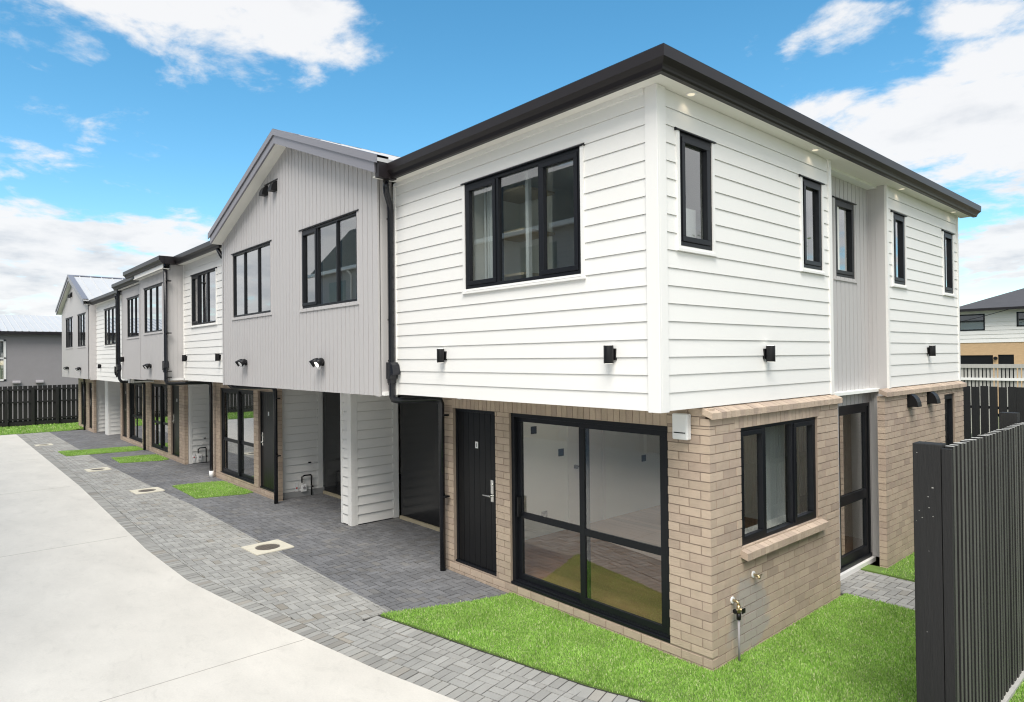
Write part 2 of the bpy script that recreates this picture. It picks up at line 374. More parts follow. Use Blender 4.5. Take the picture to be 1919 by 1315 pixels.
# ------------------------------------------------------------------ the terrace
T = thing('townhouse_terrace', (-14, 4, 0), 'long two-storey terrace of white weatherboard, grey gables and tan brick along the driveway', 'building')
ZB, ZT, YB = 2.515, 5.43, 8.85
def window(fr, u0, u1, z0, z1, cols, kinds, facing=True, n=.018, name='window', rail=None, glass=None, flash=True, fmat='alu', curtain=0):
    glass = glass or GL
    f = MB(fr); fw = .038; bk_ = n-.085
    f.box(u0, u1, bk_, n, z1-fw, z1); f.box(u0, u1, bk_, n, z0, z0+fw)
    f.box(u0, u0+fw, bk_, n, z0+fw, z1-fw); f.box(u1-fw, u1, bk_, n, z0+fw, z1-fw)
    tot = sum(cols); us = [u0+fw]
    for c in cols: us.append(us[-1]+(u1-u0-2*fw)*c/tot)
    for m in us[1:-1]: f.box(m-fw/2, m+fw/2, bk_, n-.002, z0+fw, z1-fw)
    o = f.build(name, fmat, T, bevel=.003)
    p = MB(fr)
    for i, kd in enumerate(kinds):
        a = us[i]+(0 if i == 0 else fw/2); b = us[i+1]-(0 if i == len(kinds)-1 else fw/2); c, d = z0+fw, z1-fw
        if kd == 's':
            sh = MB(fr); s = .052; nn = n+.010; nb = n-.045
            sh.box(a+.003, b-.003, nb, nn, d-s, d-.003); sh.box(a+.003, b-.003, nb, nn, c+.003, c+s)
            sh.box(a+.003, a+s, nb, nn, c+s, d-s); sh.box(b-s, b-.003, nb, nn, c+s, d-s)
            sh.build('sash', fmat, o, bevel=.003)
            a, b, c, d = a+s-.004, b-s+.004, c+s-.004, d-s+.004
        p.box(a-.004, b+.004, n-.036, n-.030, c-.004, d+.004)
    p.build('pane', glass, o)
    if facing:
        w = MB(fr); t = .042
        w.box(u0-t, u0-.001, 0, .030, z0-.03, z1); w.box(u1+.001, u1+t, 0, .030, z0-.03, z1); w.box(u0-t-.01, u1+t+.01, 0, .040, z0-.055, z0-.031)
        w.build('facing', facing if isinstance(facing, str) else 'trim', o)
    if flash:
        h = MB(fr); h.profile([(.0, z1+.03), (.0, z1+.002), (.045, z1+.002), (.045, z1+.012), (.02, z1+.03)], u0-.055, u1+.055); h.build('head_flashing', fmat, o)
    if curtain:
        c = MB(fr); cu = u0+.1
        while cu < u0+(u1-u0)*curtain:
            c.box(cu, cu+.03, -.22-.02*math.sin(cu*40), -.21-.02*math.sin(cu*40), z0-.1, z1); cu += .031
        c.build('curtain', 'bluewhite', o)
    return o
def slider(fr, u0, u1, z0, z1, left_in=True, glass=None, label=None):
    """two-panel sliding door with a mid rail"""
    n = -.035; fw = .055; f = MB(fr)
    f.box(u0, u1, n-.11, n, z1-fw, z1); f.box(u0, u1, n-.11, n, z0, z0+fw*.8); f.box(u0, u0+fw, n-.11, n, z0+fw*.8, z1-fw); f.box(u1-fw, u1, n-.11, n, z0+fw*.8, z1-fw)
    f.box(u0, u1, n+.0001, n+.03, z0-.012, z0+.02)
    o = f.build('sliding_door', 'alu', T, bevel=.003); m = (u0+u1)/2
    for i, (a, b) in enumerate(((u0+fw, m+.045), (m-.045, u1-fw))):
        nn = n-.012-(.045 if (i == 0) == left_in else 0); sw = .075
        s = MB(fr); zr = z0+.40*(z1-z0)
        s.box(a, b, nn-.04, nn, z1-fw-sw*.8, z1-fw); s.box(a, b, nn-.04, nn, z0+fw*.8, z0+fw*.8+sw); s.box(a, a+sw, nn-.04, nn, z0+fw*.8+sw, z1-fw-sw*.8); s.box(b-sw, b, nn-.04, nn, z0+fw*.8+sw, z1-fw-sw*.8)
        s.box(a+sw, b-sw, nn-.035, nn-.004, zr-.04, zr+.04)
        s.build('sash', 'alu', o, bevel=.003)
        p = MB(fr); p.box(a+sw-.005, b-sw+.005, nn-.024, nn-.018, z0+fw+sw-.03, z1-fw-sw*.8+.01); p.build('pane', glass or GL, o)
    h = MB(fr); hu = u0+fw+.035; h.box(hu, hu+.03, n-.05, n-.005, z0+.85, z0+1.1); h.build('pull_handle', 'blackplastic', o)
    return o
def entry_door(fr, u0, u1, z0, z1, hinge_left=True, number=None, plate=True):
    n = -.05; fw = .04; f = MB(fr)
    f.box(u0, u0+fw, n-.1, n, z0+.03, z1-fw); f.box(u1-fw, u1, n-.1, n, z0+.03, z1-fw); f.box(u0, u1, n-.1, n, z1-fw, z1); f.box(u0, u1, n-.1, n+.02, z0-.02, z0+.03)
    o = f.build('entry_door', 'alu', T)
    l = MB(fr); a, b = u0+fw+.004, u1-fw-.004; k = 7; st = (b-a)/k
    for i in range(k): l.box(a+i*st+.003, a+(i+1)*st-.003, n-.05, n-.012, z0+.035, z1-fw-.004)
    l.box(a, b, n-.06, n-.017, z0+.034, z1-fw-.003)
    l.build('leaf', 'door', o)
    hu = u1-fw-.09 if hinge_left else u0+fw+.09; sg = -1 if hinge_left else 1
    h = MB(fr); h.box(hu-.028, hu+.028, n-.012, n+.004, z0+.96, z0+1.25); h.cyl((hu, n, z0+1.04), (hu, n+.05, z0+1.04), .012)
    h.tube([(hu, n+.05, z0+1.04), (hu+sg*.14, n+.05, z0+1.04)], .011); h.cyl((hu, n, z0+1.19), (hu, n+.014, z0+1.19), .018)
    h.build('handle', 'chrome', o, bevel=.002)
    if plate:
        pu = (u0+u1)/2; p = MB(fr); p.box(pu-.028, pu+.028, n-.012, n-.006, z0+1.64, z0+1.73); p.build('number_plate', 'whiteplastic', o)
        if number:
            c = bpy.data.curves.new('numeral', 'FONT'); c.body = number; c.size = .072; c.align_x = 'CENTER'; c.extrude = .001
            t = bpy.data.objects.new('numeral', c); COL.objects.link(t); t.parent = o
            t.matrix_world = Matrix.Translation(fr(pu, n-.0045, z0+1.659)) @ Matrix.Rotation(R(90), 4, 'X'); c.materials.append(MT['blackplastic'])
            me = bpy.data.meshes.new_from_object(t); COL.objects.unlink(t); bpy.data.objects.remove(t); t = bpy.data.objects.new('numeral', me); COL.objects.link(t); t.parent = o
            t.matrix_basis = Matrix.Translation(fr(pu, n-.0045, z0+1.659)-T.location) @ Matrix.Rotation(R(90), 4, 'X')
            t.matrix_parent_inverse = Matrix.Translation(T.location)
    return o

# --- upper storey of the corner house
f0 = FY(0.); s0 = FX(0.)
W1 = (-2.785, -.90, 3.835, 5.095)
side_w = [(.315, .86, 4.03, 5.08), (2.79, 3.31, 4.03, 5.08)]
far_w = [(5.69, 6.175, 4.035, 5.065), (8.03, 8.535, 4.035, 5.065)]
m = MB(f0); weatherboards(m, -4.36, -.10, ZB, ZT, [W1])
m.box(-4.40, -4.36, -.1, .03, ZB-.01, ZT)
tag(m.build('weatherboard_wall', 'white', T), 'white weatherboard front wall of the corner house')
m = MB(s0); weatherboards(m, .10, 3.50, ZB, ZT, side_w); m.box(3.50, 3.58, -.1, .03, ZB-.01, ZT); m.box(3.50, 3.58, -.30, -.1, ZB-.01, ZT)
tag(m.build('weatherboard_wall', 'white', T), 'white weatherboard side wall above the brick corner')
m = MB(s0); weatherboards(m, 5.50, YB-.06, ZB, ZT, far_w); m.box(5.43, 5.50, -.1, .03, ZB-.01, ZT); m.box(YB-.06, YB, -.1, .03, ZB-.01, ZT)
tag(m.build('weatherboard_wall', 'white', T), 'white weatherboard side wall at the back')
m = MB(); m.box(-.105, .030, -.030, -.0002, ZB-.012, ZT-.001); m.box(.0002, .030, .0, .104, ZB-.012, ZT-.001)
m.build('corner_board', 'trim', T, bevel=.003)
window(f0, *W1, [1, 1.25, 1.0], 'sfs', curtain=.18)
for w in side_w:
    o = window(s0, *w, [1], 's'); m = MB(s0); m.box(w[0]+.16, w[1]-.02, -.16, -.15, w[2]-.05, w[2]+.42); m.build('curtain', 'bluewhite', o)
for w in far_w: window(s0, *w, [1], 's')
# moulding strip under the soffit
m = MB(f0); m.box(-4.36, -.11, 0, .045, ZT-.045, ZT-.001); m.build('eaves_moulding', 'trim', T)
# --- grey recess in the side wall
rx = -.25; sr = FX(rx); rw = (4.27, 4.93, 4.06, 5.11); rd = (4.25, 5.39, .07, 2.30)
m = MB(sr); vertical_boards(m, 3.5, 5.43, .02, lambda u: ZT, [rw, rd]); backing(m, 3.4, 5.43, .02, ZT, [rw, rd])
m.fr = FY(5.427); m.box(rx+.018, -.002, -.08, .0, .06, ZT)
for uu in (rx+.07, rx+.13): m.box(uu, uu+.008, 0, .004, .06, ZT)
tag(m.build('grey_board_wall', 'grey', T), 'grey vertical-board recess between the white side walls')
window(sr, *rw, [1], 's', facing='grey')
f = MB(sr); u0, u1, z0, z1 = rd
o = MB(sr); o.box(u0, u1, -.09, .02, z1-.05, z1); o.box(u0, u1, -.09, .03, z0, z0+.05); o.box(u0, u0+.05, -.09, .02, z0+.05, z1-.05); o.box(u1-.05, u1, -.09, .02, z0+.05, z1-.05)
sd_ = tag(o.build('side_door', 'alu', T), 'black-framed glazed side door beside the recess')
o = MB(sr); a, b, c, d = u0+.05, u1-.05, z0+.05, z1-.05; s = .085
o.box(a, a+s, -.05, .008, c, d); o.box(b-s, b, -.05, .008, c, d); o.box(a+s, b-s, -.05, .008, d-s, d); o.box(a+s, b-s, -.05, .008, c, c+s*1.4); o.box(a+s, b-s, -.05, .008, .93, 1.06)
o.build('sash', 'alu', sd_)
o = MB(sr); o.box(a+s-.004, b-s+.004, -.025, -.019, c, d); o.build('pane', GLD, sd_)
o = MB(sr); o.box(a+.42, a+.50, -.20, -.17, c, d); o.build('curtain', 'bluewhite', sd_)
o = MB(sr); o.box(u0-.2, u1+.02, -.05, .07, .0, .062); o.build('threshold', 'trim', sd_)

# --- brick ground floor of the corner house
fb = FY(.69); sb = FX(.065)
SL1 = (-2.83, -.415, .135, 2.305); DR1 = (-4.04, -3.11, .13, 2.30); SW1 = (1.26, 3.01, 1.07, 2.27)
bk, mo = MB(fb), MB(fb)
brickwork(bk, mo, -4.30, .065, -.06, 2.50, [SL1, DR1, (DR1[0]-.02, SL1[1], 2.30, 2.6)], hi=0)
soldiers(bk, DR1[0]-.02, SL1[1], 2.30, 2.51); mo.box(DR1[0]-.02, SL1[1], -.098, -.007, 2.301, 2.51)
w = tag(bk.build('brick_wall', 'brick', T), 'tan brick front wall of the corner house'); mo.build('mortar', 'mortar', w)
bk, mo = MB(sb), MB(sb)
brickwork(bk, mo, .69, 3.585, -.06, 2.40, [SW1, (SW1[0]-.12, SW1[1]+.05, 2.27, 2.4)], lo=1)
soldiers(bk, SW1[0]-.12, SW1[1]+.05, 2.27, 2.40); mo.box(SW1[0]-.12, SW1[1]+.05, -.098, -.007, 2.27, 2.40)
slopers(bk, .665, 3.62, -.066, .045, 2.508, .045, .062)
slopers(bk, SW1[0]-.03, SW1[1]+.09, -.07, .075, 1.075, .045, .075)
w = tag(bk.build('brick_wall', 'brick', T), 'tan brick side wall with the wide window and sloping sill'); mo.build('mortar', 'mortar', w)
bk, mo = MB(sb), MB(sb); SV = (7.80, 8.34, 1.2, 2.31)
brickwork(bk, mo, 5.14, YB, -.06, 2.40, [SV]); slopers(bk, 5.10, YB+.03, -.066, .045, 2.508, .045, .062)
w = tag(bk.build('brick_wall', 'brick', T), 'tan brick side wall at the back, with two vent cowls'); mo.build('mortar', 'mortar', w)
slider(fb, *SL1); entry_door(fb, *DR1, number='1')
window(sb, *SW1, [1, 1.25, 1.05], 'sfs', facing=False, n=-.03, flash=False)
window(sb, *SV, [1], 's', facing=False, n=-.03, flash=False)
m = MB(fb); m.box(-4.30, .0, -.2, -.1, 0, 2.5); 

# --- grey gable over the garages
yg = -.2; fg = FY(yg); GA, GB2 = -10.93, -4.49; RX = -7.55
def gz(u, apex, rx, slope): return apex-abs(u-rx)*slope
gs = .365
GW = [(-7.0, -5.08, 3.85, 5.145), (-10.28, -8.30, 3.875, 5.155)]
ztop = lambda u: 6.745-abs(u-RX)*gs
m = MB(fg); vertical_boards(m, GA+.07, GB2-.07, 2.50, ztop, GW)
for u in (GA, GB2-.07): m.prism([(u, 2.49), (u+.07, 2.49), (u+.07, ztop(u+.07)), (u, ztop(u))], -.01, .028)
for a, b, hs in bands(2.505, 5.4, GW):
    for p, q in cut(GA, GB2, hs): m.box(p, q, -.1, 0, a, b)
m.prism([(GA, 5.4), (GB2, 5.4), (GB2, ztop(GB2)), (RX, ztop(RX)), (GA, ztop(GA))], -.1, 0)
m.fr = FX(GB2); m.box(yg+.03, -.0, -.1, .002, 2.5, 5.5); m.box(yg+.11, yg+.118, 0, .006, 2.5, 5.5)
m.fr = FX(GA+.1); m.box(yg+.03, -.0, -.1, -.001, 2.5, 5.5)
tag(m.build('gable_wall', 'grey', T), 'large grey vertical-board gable over the garages')
for w in GW: window(fg, *w, [1, 1.2, 1.1] if w is GW[0] else [1, 1.25, 1], 'sff' if w is GW[0] else 'fff', facing='grey', glass=GLD if w is GW[1] else GL)
# gable roof (metal sheets), barge boards, sloping soffit
def gable_roof(parent, rx, zap, slope, half_l, half_r, y0, y1, name='gable_roof', ywall=None, lab=None):
    th = .05
    m = MB()
    for sg, hl in ((-1, half_l), (1, half_r)):
        ue = rx+sg*hl; ze = zap-hl*slope
        m.face([(rx, y0, zap), (rx, y1, zap), (ue, y1, ze), (ue, y0, ze)])
        m.face([(rx, y0, zap-th), (ue, y0, ze-th), (ue, y1, ze-th), (rx, y1, zap-th)])
        m.face([(ue, y0, ze), (ue, y1, ze), (ue, y1, ze-th), (ue, y0, ze-th)])
        m.face([(rx, y0, zap), (ue, y0, ze), (ue, y0, ze-th), (rx, y0, zap-th)])
        k = int((y1-y0)/.40)
        L = math.hypot(hl, hl*slope); nx, nz = sg*slope/math.hypot(1, slope), 1/math.hypot(1, slope)
        for i in range(1, k):                                       # standing ribs run down the slope
            y = y0+i*.40
            m.face([(rx, y-.022, zap+.001), (ue, y-.022, ze+.001), (ue+nx*.03, y-.008, ze+nz*.03), (rx+nx*.03, y-.008, zap+nz*.03)])
            m.face([(rx+nx*.03, y-.008, zap+nz*.03), (ue+nx*.03, y-.008, ze+nz*.03), (ue+nx*.03, y+.008, ze+nz*.03), (rx+nx*.03, y+.008, zap+nz*.03)])
            m.face([(rx, y+.022, zap+.001), (ue, y+.022, ze+.001), (ue+nx*.03, y+.008, ze+nz*.03), (rx+nx*.03, y+.008, zap+nz*.03)])
    ro = m.build(name, 'roofgrey', parent, fix=False)
    if lab: tag(ro, lab)
    c = MB()
    for sg in (-1, 1):
        a = .13; c.face([(rx, y0-.01, zap+.035), (rx, y1, zap+.035), (rx+sg*a, y1, zap+.03-a*slope), (rx+sg*a, y0-.01, zap+.03-a*slope)])
    c.build('ridge_cap', 'barge', ro, fix=False)
    b = MB()
    for sg, hl in ((-1, half_l), (1, half_r)):
        ue = rx+sg*hl; ze = zap-hl*slope; ue2 = rx+sg*(hl-.08); ze2 = zap-(hl-.08)*slope
        b.prism([(rx, zap-.035), (ue2, ze2-.035), (ue2, ze2-.215), (rx, zap-.215)], y0+.0, y0+.03)
        # rake flashing rolled over the roof edge
        b.prism([(rx, zap+.03), (ue, ze+.03), (ue, ze-.075), (rx, zap-.075)], y0-.022, y0-.003)
        b.face([(rx, y0-.022, zap+.032), (ue, y0-.022, ze+.032), (ue, y0+.17, ze+.032), (rx, y0+.17, zap+.032)])
        b.face([(rx, y0+.17, zap+.032), (ue, y0+.17, ze+.032), (ue, y0+.17, ze), (rx, y0+.17, zap)])
    b.build('barge_board', 'barge', ro)
    s = MB()
    for sg, hl in ((-1, half_l), (1, half_r)):
        ue = rx+sg*(hl-.06); ze = zap-(hl-.06)*slope
        s.face([(rx, y0+.031, zap-.205), (ue, y0+.031, ze-.205), (ue, ywall, ze-.205), (rx, ywall, zap-.205)])
    s.build('sloping_soffit', 'soffit', ro)
    return ro
gable_roof(T, -7.52, 6.91, gs, 3.50, 3.44, -.46, 4.4, ywall=-.12, lab='grey ribbed metal gable roof')

# --- gutters, soffits and the main roof
OG = [(.0, .0), (.045, .0), (.062, .012), (.068, .03), (.078, .05), (.11, .075), (.125, .085), (.128, .178), (.118, .19), (.0, .19)]
def gutter_run(fr, u0, u1, zb, nb, m0=0, m1=0, parent=None, h=1.):
    m = MB(fr); prof = [(nb+n, zb+z*h) for n, z in OG]
    m.profile(prof, u0, u1, m0, m1); return m.build('gutter', 'gutter', parent or T)
def soffit_run(fr, u0, u1, z, nb, n0=0., parent=None, m0=0, m1=0):
    m = MB(fr); m.profile([(n0, z), (n0, z+.02), (nb+.001, z+.02), (nb+.001, z)], u0, u1, m0, m1); return m.build('soffit', 'soffit', parent or T)
gutter_run(FY(0.), -4.08, 0, 5.415, .185, 0, 1)
gutter_run(FX(0.), 0, 9.13, 5.415, .185, -1, 0)
soffit_run(FY(0.), -4.18, 0, ZT, .19, m1=1)
soffit_run(FX(0.), 0, 9.1, ZT, .19, m0=-1); 
m = MB(); m.box(-.3, -.0005, 3.5, 5.5, ZT, ZT+.02); m.build('soffit', 'soffit', T)
m = MB(); m.box(-4.17, -4.08, -.44, -.17, 5.405, 5.60); m.build('gutter', 'gutter', T)
m = MB(); m.box(-4.27, -4.17, -.42, -.03, 5.425, 5.44); m.build('soffit', 'soffit', T)
# hip roof: two levels
def hip(x0, x1, y0, y1, z, pitch=11):
    t = math.tan(R(pitch)); h = min((y1-y0)/2, (x1-x0)/2); m = MB()
    a = (x0, y0, z); b = (x1, y0, z); c = (x1, y1, z); d = (x0, y1, z); ym = (y0+y1)/2; e = (x0+h, ym, z+h*t); f = (x1-h, ym, z+h*t)
    m.face([a, b, f, e]); m.face([b, c, f]); m.face([c, d, e, f]); m.face([d, a, e]); m.face([a, d, c, b])
    return m.build('hip_roof', 'roofdark', T)
hip(-17.4, .19, -.17, 9.12, 5.555); hip(-33.0, -17.42, -.12, 9.12, 5.34)

# --- white wall and grey walls farther along
WW2 = (-13.84, -12.0, 3.87, 5.085)
m = MB(f0); weatherboards(m, -14.52, -10.6, ZB, ZT, [WW2]); m.box(-14.56, -14.5, -.1, .03, ZB-.01, ZT)
tag(m.build('weatherboard_wall', 'white', T), 'white weatherboard wall between the two grey sections')
window(f0, *WW2, [1, 1.2, 1.1], 'sff', glass=GLD)
gutter_run(FY(0.), -14.3, -11.06, 5.415, .185); soffit_run(FY(0.), -14.6, -10.9, ZT, .19)
y3 = -.37; f3 = FY(y3); W3 = (-16.89, -15.0, 3.78, 5.0)
m = MB(f3); vertical_boards(m, -17.34, -14.58, ZB, lambda u: 5.29, [W3]); backing(m, -17.4, -14.52, ZB, 5.29, [W3])
m.box(-17.40, -17.34, -.05, .028, ZB-.01, 5.29); m.box(-14.58, -14.521, -.05, .028, ZB-.01, 5.29)
m.fr = FX(-14.52); m.box(y3+.05, 0, -.1, .001, ZB, 5.42)
for uu in (y3+.10, y3+.2, y3+.3): m.box(uu, uu+.008, 0, .006, ZB, 5.42)
tag(m.build('grey_board_wall', 'grey', T), 'grey board wall with one floodlight, forward of its neighbours')
window(f3, *W3, [1, 1.2, 1.1], 'fff', facing='grey', glass=GLD)
gutter_run(f3, -18.3, -14.30, 5.41, .14); soffit_run(f3, -17.4, -14.4, 5.29, .18); m = MB(f3); m.box(-17.4, -14.40, .14, .16, 5.29, 5.44); m.build('fascia', 'trim', T)
m = MB(); m.box(-14.46, -14.30, -.52, -.19, 5.415, 5.60); m.build('gutter', 'gutter', T)
m = MB(); m.box(-18.3, -14.4, -.4, 0, 5.45, 5.55); m.build('eaves_deck', 'roofdark', T)
y4 = -.2; f4 = FY(y4); W4 = (-19.83, -18.31, 3.745, 4.95)
m = MB(f4); vertical_boards(m, -20.55, -17.42, 2.465, lambda u: 5.31, [W4]); backing(m, -20.6, -17.42, 2.465, 5.31, [W4]); m.box(-20.6, -20.55, -.2, .028, 2.455, 5.31)
tag(m.build('grey_board_wall', 'grey', T), 'narrow grey board wall set slightly back, beside the double downpipes')
window(f4, *W4, [1, 1.2, 1.1], 'fff', facing='grey', glass=GLD)
gutter_run(f4, -20.95, -17.42, 5.30, .12); soffit_run(f4, -20.8, -17.42, 5.28, .13)
m = MB(); m.box(-20.95, -17.42, -.25, 0, 5.28, 5.36); m.build('eaves_deck', 'roofdark', T)
W5 = (-24.55, -22.62, 3.60, 4.905)
m = MB(f0); weatherboards(m, -26.19, -20.5, 2.30, 5.17, [W5])
tag(m.build('weatherboard_wall', 'white', T), 'far white weatherboard wall beyond the double downpipes')
window(f0, *W5, [1, 1.2, 1.1], 'fff', glass=GLD)
gutter_run(f0, -26.0, -20.6, 5.17, .15); soffit_run(f0, -26.1, -20.6, 5.17, .16)
y6 = -.25; f6 = FY(y6); W6 = [(-31.75, -29.88, 3.63, 4.92), (-28.62, -26.82, 3.62, 4.92)]; RX6 = -29.75
z6 = lambda u: 6.42-abs(u-RX6)*.355
m = MB(f6); vertical_boards(m, -32.95, -26.25, 2.33, z6, W6)
for a, b, hs in bands(2.335, 5.2, W6):
    for p, q in cut(-33.0, -26.2, hs): m.box(p, q, -.1, 0, a, b)
m.prism([(-33.0, 5.2), (-26.2, 5.2), (-26.2, z6(-26.2)), (RX6, z6(RX6)), (-33.0, z6(-33.0))], -.1, 0)
m.fr = FX(-26.2); m.box(y6+.03, -.001, -.1, .002, 2.3, 5.2)
for uu in (y6+.1, y6+.18): m.box(uu, uu+.006, 0, .005, 2.3, 5.2)
tag(m.build('gable_wall', 'grey', T), 'far grey gable wall with two floodlights')
for w in W6: window(f6, *w, [1, 1.2, 1.1], 'fff', facing='grey', glass=GLD)
gable_roof(T, RX6, 6.66, .355, 3.62, 3.62, -.45, 5.0, ywall=-.2, lab='far grey ribbed metal gable roof')

# --- ground-floor brick farther along
bk, mo = MB(fb), MB(fb); SL2 = (-14.02, -11.70, .16, 2.31); DR2 = (-11.42, -10.50, .13, 2.31)
brickwork(bk, mo, -14.57, -10.30, -.06, 2.50, [SL2, (DR2[0], DR2[1], DR2[2], DR2[3])])
w = tag(bk.build('brick_wall', 'brick', T), 'tan brick wall under the grey gable'); mo.build('mortar', 'mortar', w)
slider(fb, *SL2, left_in=False, glass=GLD); entry_door(fb, *DR2, hinge_left=False)
bk, mo = MB(fb), MB(fb); SL3 = (-21.05, -18.95, .15, 2.27); DR3 = (-18.60, -17.68, .13, 2.27); SL4 = (-24.3, -22.2, .15, 2.27); DR4 = (-25.45, -24.62, .13, 2.27)
brickwork(bk, mo, -25.7, -17.15, -.06, 2.46, [SL3, DR3, SL4, DR4])
w = tag(bk.build('brick_wall', 'brick', T), 'tan brick wall with two pairs of doors farther along'); mo.build('mortar', 'mortar', w)
slider(fb, *SL3, left_in=False, glass=GLD); entry_door(fb, *DR3, hinge_left=False); slider(fb, *SL4, glass=GLD); entry_door(fb, *DR4)
f5 = FY(.35); bk, mo = MB(f5), MB(f5); SL5 = (-32.3, -30.9, .15, 2.1); DR5 = (-30.3, -29.5, .13, 2.1)
brickwork(bk, mo, -32.9, -29.1, -.06, 2.34, [SL5, DR5])
w = tag(bk.build('brick_wall', 'brick', T), 'far tan brick wall beside the lawn'); mo.build('mortar', 'mortar', w)
slider(f5, *SL5, left_in=False, glass=GLD); entry_door(f5, *DR5, hinge_left=False)
# --- garages: side walls, pillars, doors
def garage_side(x, y0, y1, ztop=2.5, name='garage_wall'):
    m = MB(FX(x)); weatherboards(m, y0+.08, y1-.12, .02, ztop, pitch=.17, lip=.034, gap=.016); m.box(y0, y0+.08, -.12, .03, .005, ztop); m.box(y1-.12, y1, -.12, .03, .005, ztop)
    return m.build(name, 'white', T)
def garage_door(x0, x1, y, z1=2.42):
    m = MB(FY(y)); m.box(x0, x1, -.05, 0, .06, z1); o = m.build('garage_door', 'gloss', T)
    t = MB(FY(y)); t.box(x0, x1, -.02, .035, -.01, .055); t.build('threshold', 'palewood', o); return o
garage_side(-7.32, .86, 1.80); garage_side(-10.52, .80, 1.80); garage_side(-17.10, .80, 1.75); garage_side(-27.5, .60, 1.7, 2.28); garage_side(-29.2, .45, 1.7, 2.28)
m = MB(FY(.84)); weatherboards(m, -7.62, -7.42, .02, 2.5, pitch=.17, lip=.034, gap=.016); m.box(-7.69, -7.62, -.3, .03, .005, 2.5); m.box(-7.42, -7.285, -.05, .031, .004, 2.5); m.box(-7.69, -7.4, -.9, -.1, .01, 2.5)
tag(m.build('garage_pillar', 'white', T), 'white weatherboard pillar between the two near garage doors')
m = MB(FY(.58)); m.box(-28.05, -27.48, -.9, .0, .004, 2.28); tag(m.build('garage_pillar', 'trim', T), 'far white garage pillar')
garage_door(-7.20, -4.25, 1.79); garage_door(-10.42, -7.68, 1.79); garage_door(-17.0, -14.6, 1.75); garage_door(-27.4, -25.75, 1.7, 2.25); garage_door(-29.1, -28.1, 1.7, 2.25)
m = MB(FX(-14.57)); m.box(.70, 1.75, -.0, .10, 0, 2.5); m.box(.72, 1.75, -.1, -.001, 0, 2.5); m.build('garage_wall', 'white', T)
m = MB(FX(-4.3)); m.box(.79, 1.79, .0, .1, 0, 2.5); m.build('garage_wall', 'mortar', T)
m = MB(FX(-25.7)); m.box(.79, 1.7, .0, .1, 0, 2.3); m.build('garage_wall', 'white', T)
# underside of the overhang
m = MB()
for x0, x1, y0, y1, z in ((-4.42, -.02, .03, 1.9, ZB), (-10.9, -4.42, yg+.02, 1.9, 2.502), (-14.5, -10.9, .03, 1.9, ZB), (-17.4, -14.5, y3+.02, 1.9, ZB), (-20.6, -17.4, y4+.02, 1.0, 2.47), (-26.2, -20.6, .03, 1.8, 2.31), (-33, -26.2, y6+.02, 1.8, 2.34)):
    m.box(x0, x1, y0, y1, z, z+.05)
m.build('overhang_soffit', 'trim', T)
# rooms
m = MB()
m.box(-33, -.1, 1.0, YB-.1, 2.46, 2.50); m.box(-33, -.1, .05, YB-.1, 5.40, 5.44)
m.box(-33, .0, YB-.1, YB, 0, 5.40); m.box(-33.0, -32.9, -.1, YB-.1, 2.35, 5.4); m.box(-32.9, -32.8, .4, YB-.1, 0, 2.45); m.box(-.11, -.09, 5.5, YB, 2.5, 2.51)
for x in (-3.1, -4.5, -7.7, -11.0, -14.5, -17.4, -20.6, -26.2): m.box(x-.04, x+.04, .12, YB-.15, 2.51, 5.4)
m.box(-4.4, -.25, 4.4, 4.48, 2.51, 5.4)
m.build('inner_wall', 'room', T)
m = MB()
for x in (-10.78, -14.4, -17.36, -21.5, -25.45): m.box(x-.04, x+.04, .82, YB-.15, 0, 2.45)
m.box(-4.25, -4.17, .82, YB-.15, 0, 2.45)
m.box(-4.1, -.4, 6.0, 6.08, 0.1, 2.45); m.box(-33, -4.4, 4.8, 4.88, .1, 2.45)
rm = m.build('inner_wall', 'room', T)
m = MB()
for x0, x1 in ((-4.17, -.36), (-14.4, -10.45), (-25.6, -17.2), (-32.8, -29.25)): m.box(x0, x1, .8, YB-.12, -.05, .118)
m.build('floor_slab', 'roomdark', T)
m = MB()
for i in range(37): m.box(-4.15, -.36, .80+i*.14+.001, .80+(i+1)*.14-.001, .119, .130)
m.build('timber_floor', 'floorwood', T)
m = MB(FX(-4.17)); m.box(3.22, 4.02, 0, .02, .13, 2.12); m.box(3.15, 3.21, 0, .03, .13, 2.18); m.box(4.03, 4.09, 0, .03, .13, 2.18); m.box(3.21, 4.03, 0, .03, 2.13, 2.18)
o = m.build('inner_door', 'trim', T); m = MB(FX(-4.17)); m.box(3.30, 3.46, .06, .075, 1.14, 1.165); m.box(3.29, 3.33, .02, .075, 1.12, 1.18); m.build('handle', 'blackplastic', o)
m = MB(FX(-4.17))
for u, z in ((2.38, 1.84), (3.0, 1.42), (4.25, 1.78), (5.22, 1.08), (2.6, .45)): m.box(u-.06, u+.06, 0, .012, z-.06, z+.06)
m.build('wall_switch', 'blackplastic', rm)
for x in (-3.0, -1.3):
    m = MB(); m.cyl((x, 2.5, 2.425), (x, 2.5, 2.455), .11, 20); o = m.build('room_fill_light', 'lit', T)  # added disc and point lamp that brighten the room behind the slider
    ld = bpy.data.lights.new('room_fill_glow', 'POINT'); ld.energy = 4.2; ld.color = (1, .93, .82); ld.shadow_soft_size = .12
    q = bpy.data.objects.new('room_fill_glow', ld); COL.objects.link(q); q.location = (x, 2.5, 2.33); q.parent = o
m = MB(); m.box(-2.86, -2.80, .15, .9, 3.0, 5.39); m.box(-2.80, -2.2, .88, .9, 3.0, 5.39); o = m.build('wardrobe', 'room', T)
m = MB()
for z in (3.98, 4.5, 5.0): m.box(-2.80, -2.15, .35, .88, z, z+.03)
m.build('shelf', 'palewood', o)
